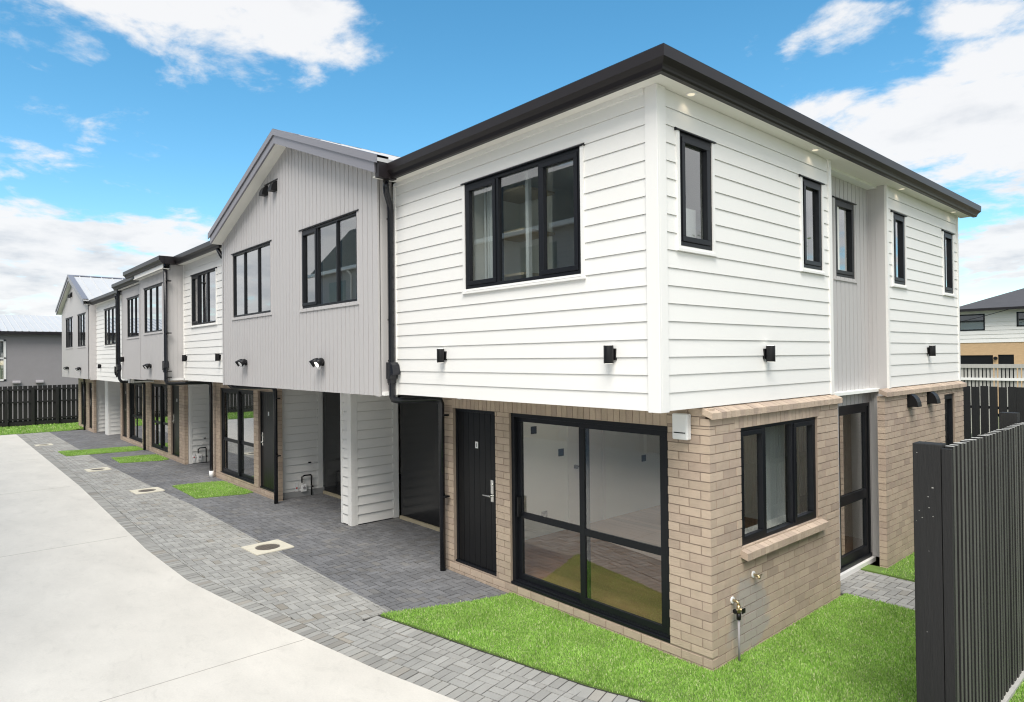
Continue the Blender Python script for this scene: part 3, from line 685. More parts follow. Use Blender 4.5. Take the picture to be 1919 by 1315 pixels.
m = MB(); m.box(-2.0, -1.95, .25, .3, 3.0, 5.39); m.box(-.75, -.70, .25, 1.3, 3.0, 5.39); m.build('curtain', 'bluewhite', T)
m = MB(FX(.0)); m.box(2.40, 2.92, -.32, -.30, .9, 2.4); m.build('curtain', 'bluewhite', T)
m = MB(FX(.0)); m.box(1.22, 3.05, -.30, -.06, 1.03, 1.066); m.build('inner_sill', 'trim', T)

# --- downpipes
def downpipe(path, r=.042, clips=(), head=None, boot=None, name='downpipe'):
    m = MB(); m.tube(path, r, 14); o = m.build(name, 'pvc', T)
    if clips:
        c = MB()
        for x, y, z, dx, dy in clips: c.box(min(x, x+dx)-.012, max(x, x+dx)+.012, min(y, y+dy)-.012, max(y, y+dy)+.012, z-.012, z+.012)
        c.build('bracket', 'blackplastic', o)
    if head:
        x, y, z = head; h = MB(Frame((x, y, 0), (1, 0, 0), (0, -1, 0)))
        h.prism([(-.055, z-.07), (.055, z-.07), (.055, z+.16), (-.055, z+.16)], -.06, .06); h.prism([(.055, z-.02), (.13, z-.01), (.10, z+.12), (.055, z+.16)], -.06, .06)
        h.prism([(-.045, z-.13), (.045, z-.13), (.055, z-.07), (-.055, z-.07)], -.045, .045)
        h.build('overflow_box', 'pvc', o, bevel=.004)
    if boot:
        x, y, mat_ = boot; b = MB(); b.cyl((x, y, .0), (x, y, .17), .055); b.build('pipe_boot', mat_, o)
    return o
px, py = -4.385, -.085
downpipe([(-4.22, -.25, 5.43), (-4.22, -.25, 5.31), (-4.24, -.23, 5.25), (px+.02, py-.02, 5.14), (px, py, 5.05), (px, py, 2.50), (px+.005, py+.02, 2.445), (px+.03, py+.07, 2.43), (-4.19, .50, 2.43), (-4.17, .56, 2.415), (-4.165, .585, 2.36), (-4.165, .585, .0)],
         clips=[(px, py, z, -.07, .0) for z in (4.95, 3.55, 2.98, 2.66)]+[(-4.165, .585, z, .07, .06) for z in (2.2, 1.05)], head=(px, py, 2.80))
p3, q3 = -14.46, -.45
downpipe([(p3-.1, q3, 5.42), (p3-.1, q3, 5.33), (p3, q3, 5.26), (p3, q3, 2.52), (p3, q3+.02, 2.46), (p3, q3+.08, 2.44), (-14.34, .48, 2.44), (-14.34, .56, 2.42), (-14.34, .57, 2.34), (-14.34, .57, .1)],
         clips=[(p3, q3, z, .08, .1) for z in (5.0, 3.7, 2.75, 2.6)], head=(p3-.06, q3, 2.85), boot=(-14.34, .57, 'whiteplastic'))
for dx, zt in ((0, 5.31), (-.22, 5.18)):
    x = -20.72+dx*1.4
    downpipe([(x+.05, -.32, zt), (x+.05, -.32, zt-.08), (x, -.28, zt-.16), (x, -.28, 2.5)] if dx else
             [(x+.05, -.32, zt), (x, -.30, zt-.1), (x, -.28, 2.45), (x, -.24, 2.37), (x, -.2, 2.35), (-21.26, .48, 2.30), (-21.3, .55, 2.26), (-21.3, .56, 2.2), (-21.3, .56, .02)], head=(x-.05, -.29, 2.75+dx*.3))
downpipe([(-11.3, -.2, 5.42), (-11.3, -.1, 5.25), (-11.05, -.06, 5.15), (-11.05, -.06, 2.5), (-11.05, .0, 2.44), (-11.0, .05, 2.43), (-10.2, .52, 2.43), (-10.13, .56, 2.41), (-10.12, .57, 2.34), (-10.12, .57, .0)],
         clips=[(-10.12, .57, z, .08, .06) for z in (2.2, 1.0)])
downpipe([(-30.65, .25, 2.35), (-30.65, .25, 0)])

# ------------------------------------------------------------------ fittings on the walls (things of their own)
def wall_light(fr, u, z, label):
    p = fr(u, 0, z); t = thing('wall_light', p, label, 'wall light', 'black up-and-down wall lights along the terrace')
    g = Frame(p, fr.u, fr.n); b = MB(g); b.box(-.045, .045, .0, .03, -.055, .055); b.build('back_plate', 'blackplastic', t)
    b = MB(g); b.cyl((0, .075, -.085), (0, .075, .085), .047, 20); b.build('lamp_body', 'blackplastic', t, bevel=.004)
    b = MB(g); b.cyl((0, .075, .0851), (0, .075, .088), .036); b.cyl((0, .075, -.088), (0, .075, -.0851), .036); b.build('lens', 'lens', t)
    return t
wall_light(f0, -3.24, 3.04, 'black tube wall light on white boards beside the tall downpipe')
wall_light(f0, -.52, 3.03, 'black tube wall light on white boards just left of the corner board')
wall_light(s0, 1.88, 3.02, 'black tube wall light under the two narrow windows on the side wall')
wall_light(s0, 7.17, 3.04, 'black tube wall light above the pair of vent cowls')
wall_light(f0, -14.3, 3.07, 'black wall light on the middle white wall, against the grey return')
wall_light(f0, -11.75, 3.08, 'black wall light on the middle white wall, against the big gable')
wall_light(f0, -25.3, 2.83, 'black wall light on the far white wall near the far gable')
wall_light(f0, -22.0, 2.86, 'black wall light on the far white wall beside the double downpipes')
wall_light(f4, -20.35, 3.07, 'black wall light on the narrow grey wall right of the double downpipes')
def flood(fr, u, z, label, lit=False):
    p = fr(u, .018, z); t = thing('floodlight', p, label, 'floodlight', 'twin-head sensor floodlights on the grey walls'); g = Frame(p, fr.u, fr.n)
    b = MB(g); b.cyl((0, 0, 0), (0, .035, 0), .055); b.cyl((0, .03, 0), (0, .06, 0), .03); b.build('base', 'blackplastic', t)
    for sg in (-1, 1):
        b = MB(g); b.tube([(sg*.02, .05, .0), (sg*.07, .08, .02)], .014); b.tube([(sg*.065, .05, .045), (sg*.075, .09, .02), (sg*.10, .16, -.03)], [.035, .052, .058], 14); h = b.build('lamp_head', 'blackplastic', t)
        c = MB(g); c.tube([(sg*.10, .161, -.031), (sg*.1005, .164, -.033)], .050, 14); c.build('lens', 'lens' if lit and sg == 1 else 'whiteplastic', h)
    b = MB(g); b.tube([(0, .05, -.04), (0, .075, -.085)], [.02, .034], 12); b.tube([(0, .07, -.07), (0, .085, -.105)], [.034, .02]); b.build('motion_sensor', 'whiteplastic', t)
flood(fg, -6.21, 2.96, 'twin floodlight on the big grey gable under its right window, with a glowing head', True)
flood(fg, -9.55, 2.96, 'twin floodlight on the big grey gable under its left window')
flood(f3, -16.17, 2.87, 'twin floodlight on the grey wall between the downpipes')
flood(f6, -31.0, 2.73, 'twin floodlight on the far gable, nearer the black fence')
flood(f6, -27.9, 2.72, 'twin floodlight on the far gable, nearer the white wall')
def hood(g, u, n, z, w, h, d, b):
    """curved weather hood open at the bottom"""
    prof = [(n, z+h)] + [(n+d*math.sin(a), z+h*math.cos(a)) for a in (.3, .6, .9, 1.2, 1.5)] + [(n+d, z), (n, z)]
    b.profile(prof, u-w/2, u+w/2)
def vent(fr, u, z, label):
    p = fr(u, 0, z); t = thing('vent_cowl', p, label, 'vent', 'black vent cowls on the back brick wall'); g = Frame(p, fr.u, fr.n)
    b = MB(g); hood(g, 0, .01, -.09, .17, .19, .13, b); b.build('hood', 'blackplastic', t)
    b = MB(g); b.box(-.10, .10, -.01, .012, -.10, .115); b.build('flange', 'blackplastic', t)
vent(sb, 6.12, 2.30, 'black vent cowl on brick, the nearer of the pair'); vent(sb, 7.0, 2.30, 'black vent cowl on brick, the one beside the narrow window')
def gable_vent(fr, u, z, label):
    p = fr(u, .018, z); t = thing('gable_vent', p, label, 'vent'); g = Frame(p, fr.u, fr.n)
    b = MB(g); b.box(-.30, .30, 0, .012, .10, .13); b.build('mounting_strip', 'blackplastic', t)
    for uu in (-.21, .21):
        b = MB(g); hood(g, uu, .0, -.09, .15, .18, .12, b); b.build('hood', 'blackplastic', t)
gable_vent(fg, -8.25, 6.1, 'pair of black hooded vents high in the big grey gable')
gable_vent(f6, -30.2, 5.86, 'pair of black hooded vents high in the far gable')
for y, lb in ((.42, 'lit round downlight in the eaves by the front corner'), (3.0, 'lit downlight in the eaves above the second narrow window'), (5.87, 'lit downlight in the eaves just past the grey recess'), (8.36, 'lit downlight at the far end of the side eaves')):
    b = MB(Frame((.09, y, ZT), (1, 0, 0), (0, 1, 0))); b.cyl((0, 0, -.006), (0, 0, .004), .055, 20)
    o = b.build('downlight', 'trim'); tag(o, lb, 'downlight', 'downlights in the side eaves')
    c = MB(Frame((.09, y, ZT), (1, 0, 0), (0, 1, 0))); c.cyl((0, 0, -.008), (0, 0, -.0061), .034, 20); k = c.build('lens', 'lit'); k.parent = o
    ld = bpy.data.lights.new('downlight_glow', 'SPOT'); ld.energy = .28; ld.color = (1, .8, .55); ld.spot_size = R(110); ld.spot_blend = .8; ld.shadow_soft_size = .03
    lo_ = bpy.data.objects.new('downlight_glow', ld); COL.objects.link(lo_); lo_.location = (.09, y, ZT-.03); lo_.rotation_euler = (0, R(14), 0); lo_.parent = o
t = thing('alarm_siren', (-.22, .69, 2.32), 'white rectangular alarm siren box on brick under the corner', 'alarm')
b = MB(Frame((-.22, .69, 2.32), (1, 0, 0), (0, -1, 0))); b.box(-.088, .088, 0, .075, -.13, .125); b.build('cover', 'whiteplastic', t, bevel=.014)
b = MB(Frame((-.22, .69, 2.32), (1, 0, 0), (0, -1, 0))); b.box(-.065, .065, .0755, .078, -.066, -.056); b.build('sounder_slot', 'blackplastic', t)
t = thing('ceiling_sensor', (-3.55, .45, 2.5), 'small white dome sensor under the overhang by the front door', 'sensor')
b = MB(Frame((-3.55, .45, 2.515), (1, 0, 0), (0, 1, 0))); b.tube([(0, 0, 0), (0, 0, -.02), (0, 0, -.045), (0, 0, -.06)], [.055, .055, .04, .015], 16); b.build('dome', 'whiteplastic', t)
def tap(fr, u, z, label, full):
    p = fr(u, 0, z); t = thing('garden_tap' if full else 'pipe_outlet', p, label, 'tap' if full else 'pipe'); g = Frame(p, fr.u, fr.n)
    b = MB(g); b.cyl((0, 0, 0), (0, .012, 0), .034, 20); b.build('wall_flange', 'whiteplastic', t, bevel=.003)
    b = MB(g); b.tube([(0, .01, 0), (0, .05, 0), (0, .065, -.01), (0, .07, -.03)] if full else [(0, .01, 0), (0, .06, -.005), (0, .075, -.03)], .014, 10)
    if full:
        b.tube([(0, .07, -.03), (0, .07, -.11)], .02, 10); b.cyl((0, .07, -.07), (0, .11, -.07), .016, 10); b.tube([(-.055, .07, -.075), (.0, .07, -.075)], .014, 10)
        b.build('valve', 'brass', t); b = MB(g); b.cyl((-.06, .07, -.075), (-.075, .07, -.075), .022); b.cyl((0, .07, -.11), (0, .07, -.17), .022); b.box(-.01, .05, .105, .115, -.105, -.06)
        b.build('tap_handle', 'blackplastic', t); b = MB(g); b.cyl((0, .07, -.16), (0, .07, -z-.0), .011, 10); b.build('riser_pipe', 'stucco', t)
    else:
        b.cyl((-.03, .075, -.02), (.05, .07, .005), .008, 8); b.build('elbow', 'brass', t)
tap(sb, 1.05, .60, 'brass garden tap with a black riser pipe on the side brick wall', True)
tap(sb, 1.46, .76, 'capped brass pipe elbow on brick under the wide window', False)
def meter(fr, u, label, box=True):
    p = fr(u, .03, 0); t = thing('meter_assembly', p, label, 'meter', 'water meter pipework in the garages'); g = Frame(p, fr.u, fr.n)
    b = MB(g); b.tube([(.22, .06, 0), (.22, .06, .42), (.20, .06, .45), (.05, .06, .45), (.0, .06, .42), (.0, .06, .3)], .016, 10); b.cyl((.22, .06, .2), (.22, .13, .2), .02); b.build('pipework', 'pvc', t)
    b = MB(g); b.box(-.02, .10, .03, .09, .10, .26); b.build('meter_box', 'whiteplastic', t, bevel=.012)
    b = MB(g); b.cyl((.04, .09, .19), (.04, .10, .19), .028); b.build('dial', 'stucco', t)
    b = MB(g); b.box(-.13, -.07, .0, .02, .06, .30); o = b.build('tag', 'whiteplastic', t); b = MB(g); b.cyl((-.10, .02, .19), (-.10, .024, .19), .02); b.build('tag_mark', 'red', o)
    b = MB(g); b.cyl((.18, .0, .72), (.18, .08, .72), .012); b.box(.15, .21, .07, .085, .715, .74); b.build('stop_tap', 'blackplastic', t)
meter(FX(-10.52), 1.27, 'water meter with black pipes in the garage bay under the big gable')
meter(FX(-17.10), 1.02, 'water meter with black pipes in the bay behind the white-booted downpipe')
meter(FX(-29.2), 1.0, 'water meter pipes in the farthest garage bay')

# ------------------------------------------------------------------ ground
def sheet(name, pts, z, m, kind='structure', skirt=0):
    b = MB(); b.face([(x, y, z) for x, y in pts])
    if skirt:
        for (x0, y0), (x1, y1) in zip(pts, pts[1:]+pts[:1]): b.face([(x0, y0, z), (x1, y1, z), (x1, y1, z-skirt), (x0, y0, z-skirt)])
    o = b.build(name, m); o['kind'] = kind; return o
sheet('ground', [(-900, -900), (900, -900), (900, 900), (-900, 900)], -.16, 'ground')
EDGE = [(-30.9, -2.14), (-15.4, -2.14), (-8.27, -2.27), (-6.2, -2.22), (-5.2, -2.09), (-3.7, -1.88), (-2.2, -1.63), (-.92, -1.345), (6, .35)]
dw = [(-30.9, -14), (12, -14), (12, 1.8)]
b = MB(); b.face([(x, y, .004) for x, y in [(-30.9, -14), (12, -14), (12, 1.8)]+EDGE[::-1]])
o = b.build('driveway', 'concrete'); o['kind'] = 'structure'
b = MB()
for x in (-3.3, -9.4, -15.5, -21.6): b.box(x-.005, x+.005, -14, -2.32 if x < -6 else -1.85, .0045, .0058)
o = b.build('driveway_joint', 'joint'); o['kind'] = 'structure'
def clip(poly, a, b, c):
    """keep the side a*x+b*y>=c"""
    out = []
    for i, p in enumerate(poly):
        q = poly[(i+1) % len(poly)]; dp = a*p[0]+b*p[1]-c; dq = a*q[0]+b*q[1]-c
        if dp >= 0: out.append(p)
        if dp*dq < 0: t = dp/(dp-dq); out.append((p[0]+t*(q[0]-p[0]), p[1]+t*(q[1]-p[1])))
    return out
def inside_planes(poly):
    pl = []; n = len(poly)
    cx = sum(p[0] for p in poly)/n; cy = sum(p[1] for p in poly)/n
    for i in range(n):
        (x0, y0), (x1, y1) = poly[i], poly[(i+1) % n]; a, b = -(y1-y0), x1-x0; c = a*x0+b*y0
        if a*cx+b*cy < c: a, b, c = -a, -b, -c
        pl.append((a, b, c))
    return pl
def area(p): return abs(sum(p[i][0]*p[(i+1) % len(p)][1]-p[(i+1) % len(p)][0]*p[i][1] for i in range(len(p))))/2
def add_paver(mb, poly, z):
    z += random.uniform(-.0025, .0025); th = .05
    if len(poly) < 3 or area(poly) < 5e-4: return
    tx, ty = random.uniform(-.006, .006), random.uniform(-.006, .006); cx, cy = poly[0]
    t = [(x, y, z+(x-cx)*tx+(y-cy)*ty) for x, y in poly]; n = len(t)
    i0 = len(mb.v)
    for p in t: mb.pt(*p)
    for x, y in poly: mb.pt(x, y, z-th)
    mb.f.append(list(range(i0, i0+n))); mb.smooth.append(False)
    for i in range(n): mb.f.append([i0+i, i0+n+i, i0+n+(i+1) % n, i0+(i+1) % n]); mb.smooth.append(False)
def herringbone(mb, poly, z, W=.10, gap=.005):
    pl = inside_planes(poly)
    x0, x1 = min(p[0] for p in poly), max(p[0] for p in poly); y0, y1 = min(p[1] for p in poly), max(p[1] for p in poly)
    for i in range(int(x0//W)-1, int(x1//W)+2):
        for j in range(int(y0//W)-1, int(y1//W)+2):
            k = (i-j) % 4
            if k == 0: q = [i*W+gap, j*W+gap, (i+2)*W-gap, (j+1)*W-gap]
            elif k == 3: q = [i*W+gap, j*W+gap, (i+1)*W-gap, (j+2)*W-gap]
            else: continue
            q = [(q[0], q[1]), (q[2], q[1]), (q[2], q[3]), (q[0], q[3])]
            for a, b, c in pl:
                q = clip(q, a, b, c)
                if len(q) < 3: break
            add_paver(mb, q, z)
def basket(mb, poly, z, ang, W=.10, gap=.005, o=(0, 0)):
    pl = inside_planes(poly); c, s_ = math.cos(ang), math.sin(ang)
    for i in range(-60, 60):
        for j in range(-60, 60):
            for k in (0, 1):
                if (i+j) % 2: q = [(i*2*W+gap, (j*2+k)*W+gap), ((i*2+2)*W-gap, (j*2+k)*W+gap), ((i*2+2)*W-gap, (j*2+k+1)*W-gap), (i*2*W+gap, (j*2+k+1)*W-gap)]
                else: q = [((i*2+k)*W+gap, j*2*W+gap), ((i*2+k+1)*W-gap, j*2*W+gap), ((i*2+k+1)*W-gap, (j*2+2)*W-gap), ((i*2+k)*W+gap, (j*2+2)*W-gap)]
                q = [(o[0]+x*c-y*s_, o[1]+x*s_+y*c) for x, y in q]
                for a, b, d in pl:
                    q = clip(q, a, b, d)
                    if len(q) < 3: break
                add_paver(mb, q, z)
def band(mb, line, w, z, step=.10, gap=.0055):
    """a row of pavers laid across a polyline (soldier course), to its left side"""
    for (x0, y0), (x1, y1) in zip(line, line[1:]):
        L = math.hypot(x1-x0, y1-y0); k = max(1, round(L/step)); tx, ty = (x1-x0)/L, (y1-y0)/L; nx, ny = -ty, tx
        for i in range(k):
            a, b = L*i/k+gap, L*(i+1)/k-gap
            add_paver(mb, [(x0+tx*a+nx*gap, y0+ty*a+ny*gap), (x0+tx*b+nx*gap, y0+ty*b+ny*gap), (x0+tx*b+nx*(w-gap), y0+ty*b+ny*(w-gap)), (x0+tx*a+nx*(w-gap), y0+ty*a+ny*(w-gap))], z)
def off(line, d):
    out = []
    for i, p in enumerate(line):
        q = line[min(i+1, len(line)-1)]; o_ = line[max(i-1, 0)]; tx, ty = q[0]-o_[0], q[1]-o_[1]; L = math.hypot(tx, ty); out.append((p[0]-ty/L*d, p[1]+tx/L*d))
    return out
YL = -.76                                        # light / dark paver boundary
E1 = off(EDGE, .205)
LB = [(-30.9, -1.0), (-19.3, -1.0), (-14.0, -.86), (-11.2, YL), (-3.38, YL)]
b = MB(); band(b, EDGE, .2, 0.0); o = b.build('paving_border', 'paveredge'); o['kind'] = 'structure'
b = MB()
top = lambda x: np.interp(x, [p[0] for p in LB], [p[1] for p in LB])
xs = sorted({p[0] for p in E1 if p[0] < -3.38} | {p[0] for p in LB})
bot = lambda x: float(np.interp(x, [p[0] for p in E1], [p[1] for p in E1]))
for a, c in zip(xs, xs[1:]): herringbone(b, [(a, bot(a)), (c, bot(c)), (c, float(top(c))), (a, float(top(a)))], 0)
# the path on past the front lawn
LF = [(-3.36, -.93), (-1.82, -.63), (-.58, -.37), (.13, -.145), (6, 1.30)]
lf = lambda x: float(np.interp(x, [p[0] for p in LF], [p[1] for p in LF]))
LFo = off(LF, -.205); lfo = lambda x: float(np.interp(x, [p[0] for p in LFo], [p[1] for p in LFo]))
xs = sorted({p[0] for p in E1 if p[0] > -3.38} | {p[0] for p in LFo if p[0] > -3.38} | {-3.38, 5.5})
for a, c in zip(xs, xs[1:]): basket(b, [(a, bot(a)), (c, bot(c)), (c, lfo(c)), (a, lfo(a))], 0, math.atan2(.285, 1.28), o=(-.92, -1.139))
o = b.build('paving', 'paver'); o['kind'] = 'structure'
b = MB(); band(b, LFo, .2, 0.0, .10); o = b.build('paving_border', 'paver'); o['kind'] = 'structure'
b = MB()
for a, c in zip(LB, LB[1:]): 
    herringbone(b, [a, c, (c[0], .0), (a[0], .0)], -.001)
herringbone(b, [(-30.9, 0), (-3.38, 0), (-2.95, 0), (-2.80, .67), (-30.9, .67)], -.001)
herringbone(b, [(-3.38, YL), (-3.34, -.91), (-2.95, 0.0), (-3.38, 0)], -.001)
for x0, x1 in ((-10.52, -7.69), (-7.33, -4.3), (-17.1, -14.57), (-29.2, -25.7)): herringbone(b, [(x0, .67), (x1, .67), (x1, 1.8), (x0, 1.8)], -.001)
herringbone(b, [(-7.69, .67), (-7.33, .67), (-7.33, .86), (-7.69, .86)], -.001)
o = b.build('paving', 'paverdark'); o['kind'] = 'structure'
b = MB(); herringbone(b, [(-.3, 3.74), (2.0, 3.78), (2.0, 4.83), (-.3, 4.83)], .0); o = b.build('side_path', 'paver'); o['kind'] = 'structure'
b = MB(); b.face([(-31, -2.6, -.012), (6, -2.6, -.012), (6, 1.9, -.012), (-31, 1.9, -.012)]); b.face([(-.35, 3.6, -.011), (2.05, 3.6, -.011), (2.05, 5, -.011), (-.35, 5, -.011)])
o = b.build('paving_bed', 'bed'); o['kind'] = 'structure'

def pip(pts, X, Y):
    ins = np.zeros(len(X), bool); n = len(pts)
    for i in range(n):
        (x0, y0), (x1, y1) = pts[i], pts[(i+1) % n]
        c = ((y0 > Y) != (y1 > Y)) & (X < (x1-x0)*(Y-y0)/((y1-y0) if y1 != y0 else 1e-9)+x0); ins ^= c
    return ins
def lawn(pts, density, z=.010, hgt=(.010, .029), wid=.0036):
    sheet('lawn', pts, z, 'soil', skirt=.06)
    x0, x1 = min(p[0] for p in pts), max(p[0] for p in pts); y0, y1 = min(p[1] for p in pts), max(p[1] for p in pts)
    n = int((x1-x0)*(y1-y0)*density); X = rng.uniform(x0, x1, n); Y = rng.uniform(y0, y1, n)
    k = pip(pts, X+rng.normal(0, .018, n), Y+rng.normal(0, .018, n)) & ~((X > -4.3) & (X < .07) & (Y > .685)); X, Y = X[k], Y[k]; n = len(X)
    h = rng.uniform(*hgt, n)*(.8+.4*np.sin(X*3.1+Y*1.7)**2); a = rng.uniform(0, 2*np.pi, n); w = wid*rng.uniform(.7, 1.4, n)
    la, ll = rng.uniform(0, 2*np.pi, n), rng.uniform(0, .8, n)*h
    V = np.zeros((n, 4, 3)); V[:, 0] = np.stack([X-np.cos(a)*w, Y-np.sin(a)*w, np.full(n, z-.002)], 1); V[:, 1] = np.stack([X+np.cos(a)*w, Y+np.sin(a)*w, np.full(n, z-.002)], 1)
    mx, my = X+np.cos(la)*ll*.35, Y+np.sin(la)*ll*.35
    V[:, 2] = np.stack([mx+np.cos(a)*w*.8, my+np.sin(a)*w*.8, z+h*.6], 1); V[:, 3] = np.stack([X+np.cos(la)*ll, Y+np.sin(la)*ll, z+h], 1)
    me = bpy.data.meshes.new('grass'); me.vertices.add(n*4); me.vertices.foreach_set('co', V.ravel())
    idx = (np.arange(n)[:, None]*4+np.array([0, 1, 2, 3])).ravel(); me.loops.add(n*4); me.loops.foreach_set('vertex_index', idx.astype(np.int32))
    me.polygons.add(n); me.polygons.foreach_set('loop_start', (np.arange(n)*4).astype(np.int32)); me.polygons.foreach_set('loop_total', np.full(n, 4, np.int32)); me.update(); me.validate()
    me.materials.append(MT['grass']); o = bpy.data.objects.new('grass', me); COL.objects.link(o); o['kind'] = 'stuff'; return o
F1 = [(-3.34, -.90), (-1.82, -.60), (-.58, -.34), (.13, -.115), (2.2, .42), (4.5, .98), (4.5, 3.0), (2.0, 3.0), (2.0, 3.74), (.065, 3.70), (.065, .69), (-2.80, .69), (-2.80, .52), (-3.0, -.05)]
lawn(F1, 15000)
lawn([(-.2, 4.86), (2.0, 4.86), (2.0, 10.4), (.065, 10.4), (.065, 5.14), (-.2, 5.14)], 4500)
lawn([(2.12, 3.0), (6, 3.0), (6, 8), (2.12, 8)], 1200)
lawn([(-13.78, -.50), (-11.85, -.52), (-11.55, .46), (-11.62, .64), (-13.55, .60)], 5200, wid=.005)
lawn([(-20.15, -.62), (-18.75, -.65), (-18.4, .42), (-18.5, .62), (-19.9, .60)], 4000, wid=.006)
lawn([(-23.1, -1.65), (-21.65, -1.58), (-21.4, .28), (-21.5, .60), (-22.7, .60)], 4000, wid=.006)
lawn([(-34.7, -9), (-30.95, -9), (-30.95, -.2), (-31.5, .3), (-31.5, 1.2), (-34.7, 1.2)], 420, hgt=(.04, .08), wid=.012)
# inspection covers
def cover(x, y, ang, label, s=.31):
    t = thing('inspection_cover', (x, y, 0), label, 'manhole cover', 'inspection covers in the paving'); t.rotation_euler = (0, 0, ang)
    g = MB(); k = 28; out = [(-s, -s), (s, -s), (s, s), (-s, s)]; r = s*.62
    ring = [(r*math.cos(2*math.pi*i/k), r*math.sin(2*math.pi*i/k)) for i in range(k)]
    sq = [(max(-s, min(s, c*2)), max(-s, min(s, d*2))) for c, d in ((math.cos(2*math.pi*i/k)*s*.75, math.sin(2*math.pi*i/k)*s*.75) for i in range(k))]
    for i in range(k):
        j = (i+1) % k; g.face([(*ring[i], .012), (*sq[i], .012), (*sq[j], .012), (*ring[j], .012)]); g.face([(*sq[i], .012), (*sq[i], -.03), (*sq[j], -.03), (*sq[j], .012)])
        g.face([(*ring[i], .012), (*ring[j], .012), (*ring[j], -.01), (*ring[i], -.01)])
    c = g.build('concrete_surround', 'concrete_lip'); c.parent = t
    g = MB(); g.tube([(0, 0, -.02), (0, 0, .004)], r-.012, 28); g.box(-.03, .03, r*.55, r*.6, .004, .009)
    for i in range(-2, 3): g.box(-r*.6, r*.6, i*.05-.008, i*.05+.008, .004, .0075)
    c = g.build('lid', 'iron'); c.parent = t
cover(-7.04, -.80, .05, 'rusty round cover in a pale square surround, nearest the corner house')
cover(-13.58, -1.08, .05, 'grey round cover in a pale surround beside the middle lawn patch', .30)
cover(-17.9, -1.35, .03, 'flat cover in the light paving by the small lawn patches', .28)
cover(-25.7, -1.75, .03, 'farthest flat cover where the light paving meets the dark', .26)

# ------------------------------------------------------------------ fences
FXX = 2.0
t = thing('slat_fence', (FXX, 4, 0), 'black vertical-batten fence at the right with an end post, seen end-on', 'fence')
b = MB(); b.box(1.80, 1.985, .66, .80, -.1, 2.34); b.build('post', 'fence', t, bevel=.006)
b = MB()
for x, z, a in ((1.83, 2.27, .006), (1.93, 2.02, .010), (1.90, 1.95, .006), (1.905, 1.87, .006), (1.84, 1.84, .006), (1.93, 1.81, .005), (1.86, 1.79, .006), (1.82, 1.76, .004), (1.90, 1.55, .004), (1.88, .95, .005)): b.box(x-a*.6, x+a*.6, .6585, .6595, z-a*.35, z+a*.35)
b.build('paint_fleck', 'oldwood', t)
for y in (3.1, 5.5): b = MB(); b.box(1.82, 1.96, y, y+.12, -.1, 2.41); b.build('post', 'fence', t)
b = MB(); b.box(1.99, 2.055, .655, .685, .03, 2.315); b.build('end_batten', 'fence', t, bevel=.003)
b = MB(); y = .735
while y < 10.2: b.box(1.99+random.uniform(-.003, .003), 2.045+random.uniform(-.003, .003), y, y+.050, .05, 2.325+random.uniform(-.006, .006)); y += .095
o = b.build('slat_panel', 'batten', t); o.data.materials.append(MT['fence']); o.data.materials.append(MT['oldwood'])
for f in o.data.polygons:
    if abs(f.normal.y) > .5: f.material_index = 1  # side faces blackened: the shade between battens is put into the colour
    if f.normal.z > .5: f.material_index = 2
b = MB()
for z in (.35, 1.15, 2.0): b.box(1.945, 1.988, .80, 10.2, z, z+.09)
b.build('rail', 'fence', t)
b = MB(); b.box(1.975, 2.075, .70, 10.2, -.1, .048); b.build('base_board', 'oldwood', t)
t = thing('board_fence', (3, 10.6, 0), 'tall black paling fence behind the back of the terrace, light showing between its boards', 'fence')
b = MB(); x = -4.0; i = 0
while x < 12:
    w = .128; b.box(x, x+w, 10.6, 10.625, -.1, 2.335+random.uniform(-.01, .01)); x += .148 if i % 6 else .130; i += 1
b.build('paling', 'fence', t)
b = MB()
for z in (.4, 1.9): b.box(-4, 12, 10.63, 10.68, z, z+.05)
b.build('rail', 'fence', t)
t = thing('picket_fence', (-2, 24, 0), 'pale grey weathered paling fence with a white rail beyond the black fence', 'fence')
b = MB(); x = -9
while x < 6: b.box(x, x+.075, 24, 24.02, 0, 2.42); x += .115
b.build('paling', 'oldwood', t)
b = MB(); b.box(-9, 6, 23.94, 23.999, 1.97, 2.06); b.build('rail', 'trim', t)
b = MB(); b.box(-9, 6, 23.95, 24.03, 2.42, 2.56); b.build('capping', 'oldwood', t)
t = thing('paling_fence', (-34.8, -3, 0), 'black paling fence across the far end of the driveway, seen from its rail side', 'fence')
b = MB(); y = -12
while y < 4: b.box(-34.86, -34.84, y, y+.155, .02, 1.90); y += .19
b.build('paling', 'fence', t)
b = MB()
for z in (.30, 1.10, 1.68): b.box(-34.84, -34.79, -12, 4, z, z+.075)
b.box(-34.84, -34.78, -12, 4, .0, .22); b.build('rail', 'fence', t)
for y in (-11, -9, -7, -5.0, -3.3, -2.25, -1.25, -.3, 1.5): b = MB(); b.box(-34.79, -34.68, y, y+.11, 0, 1.82); b.build('post', 'fence', t)

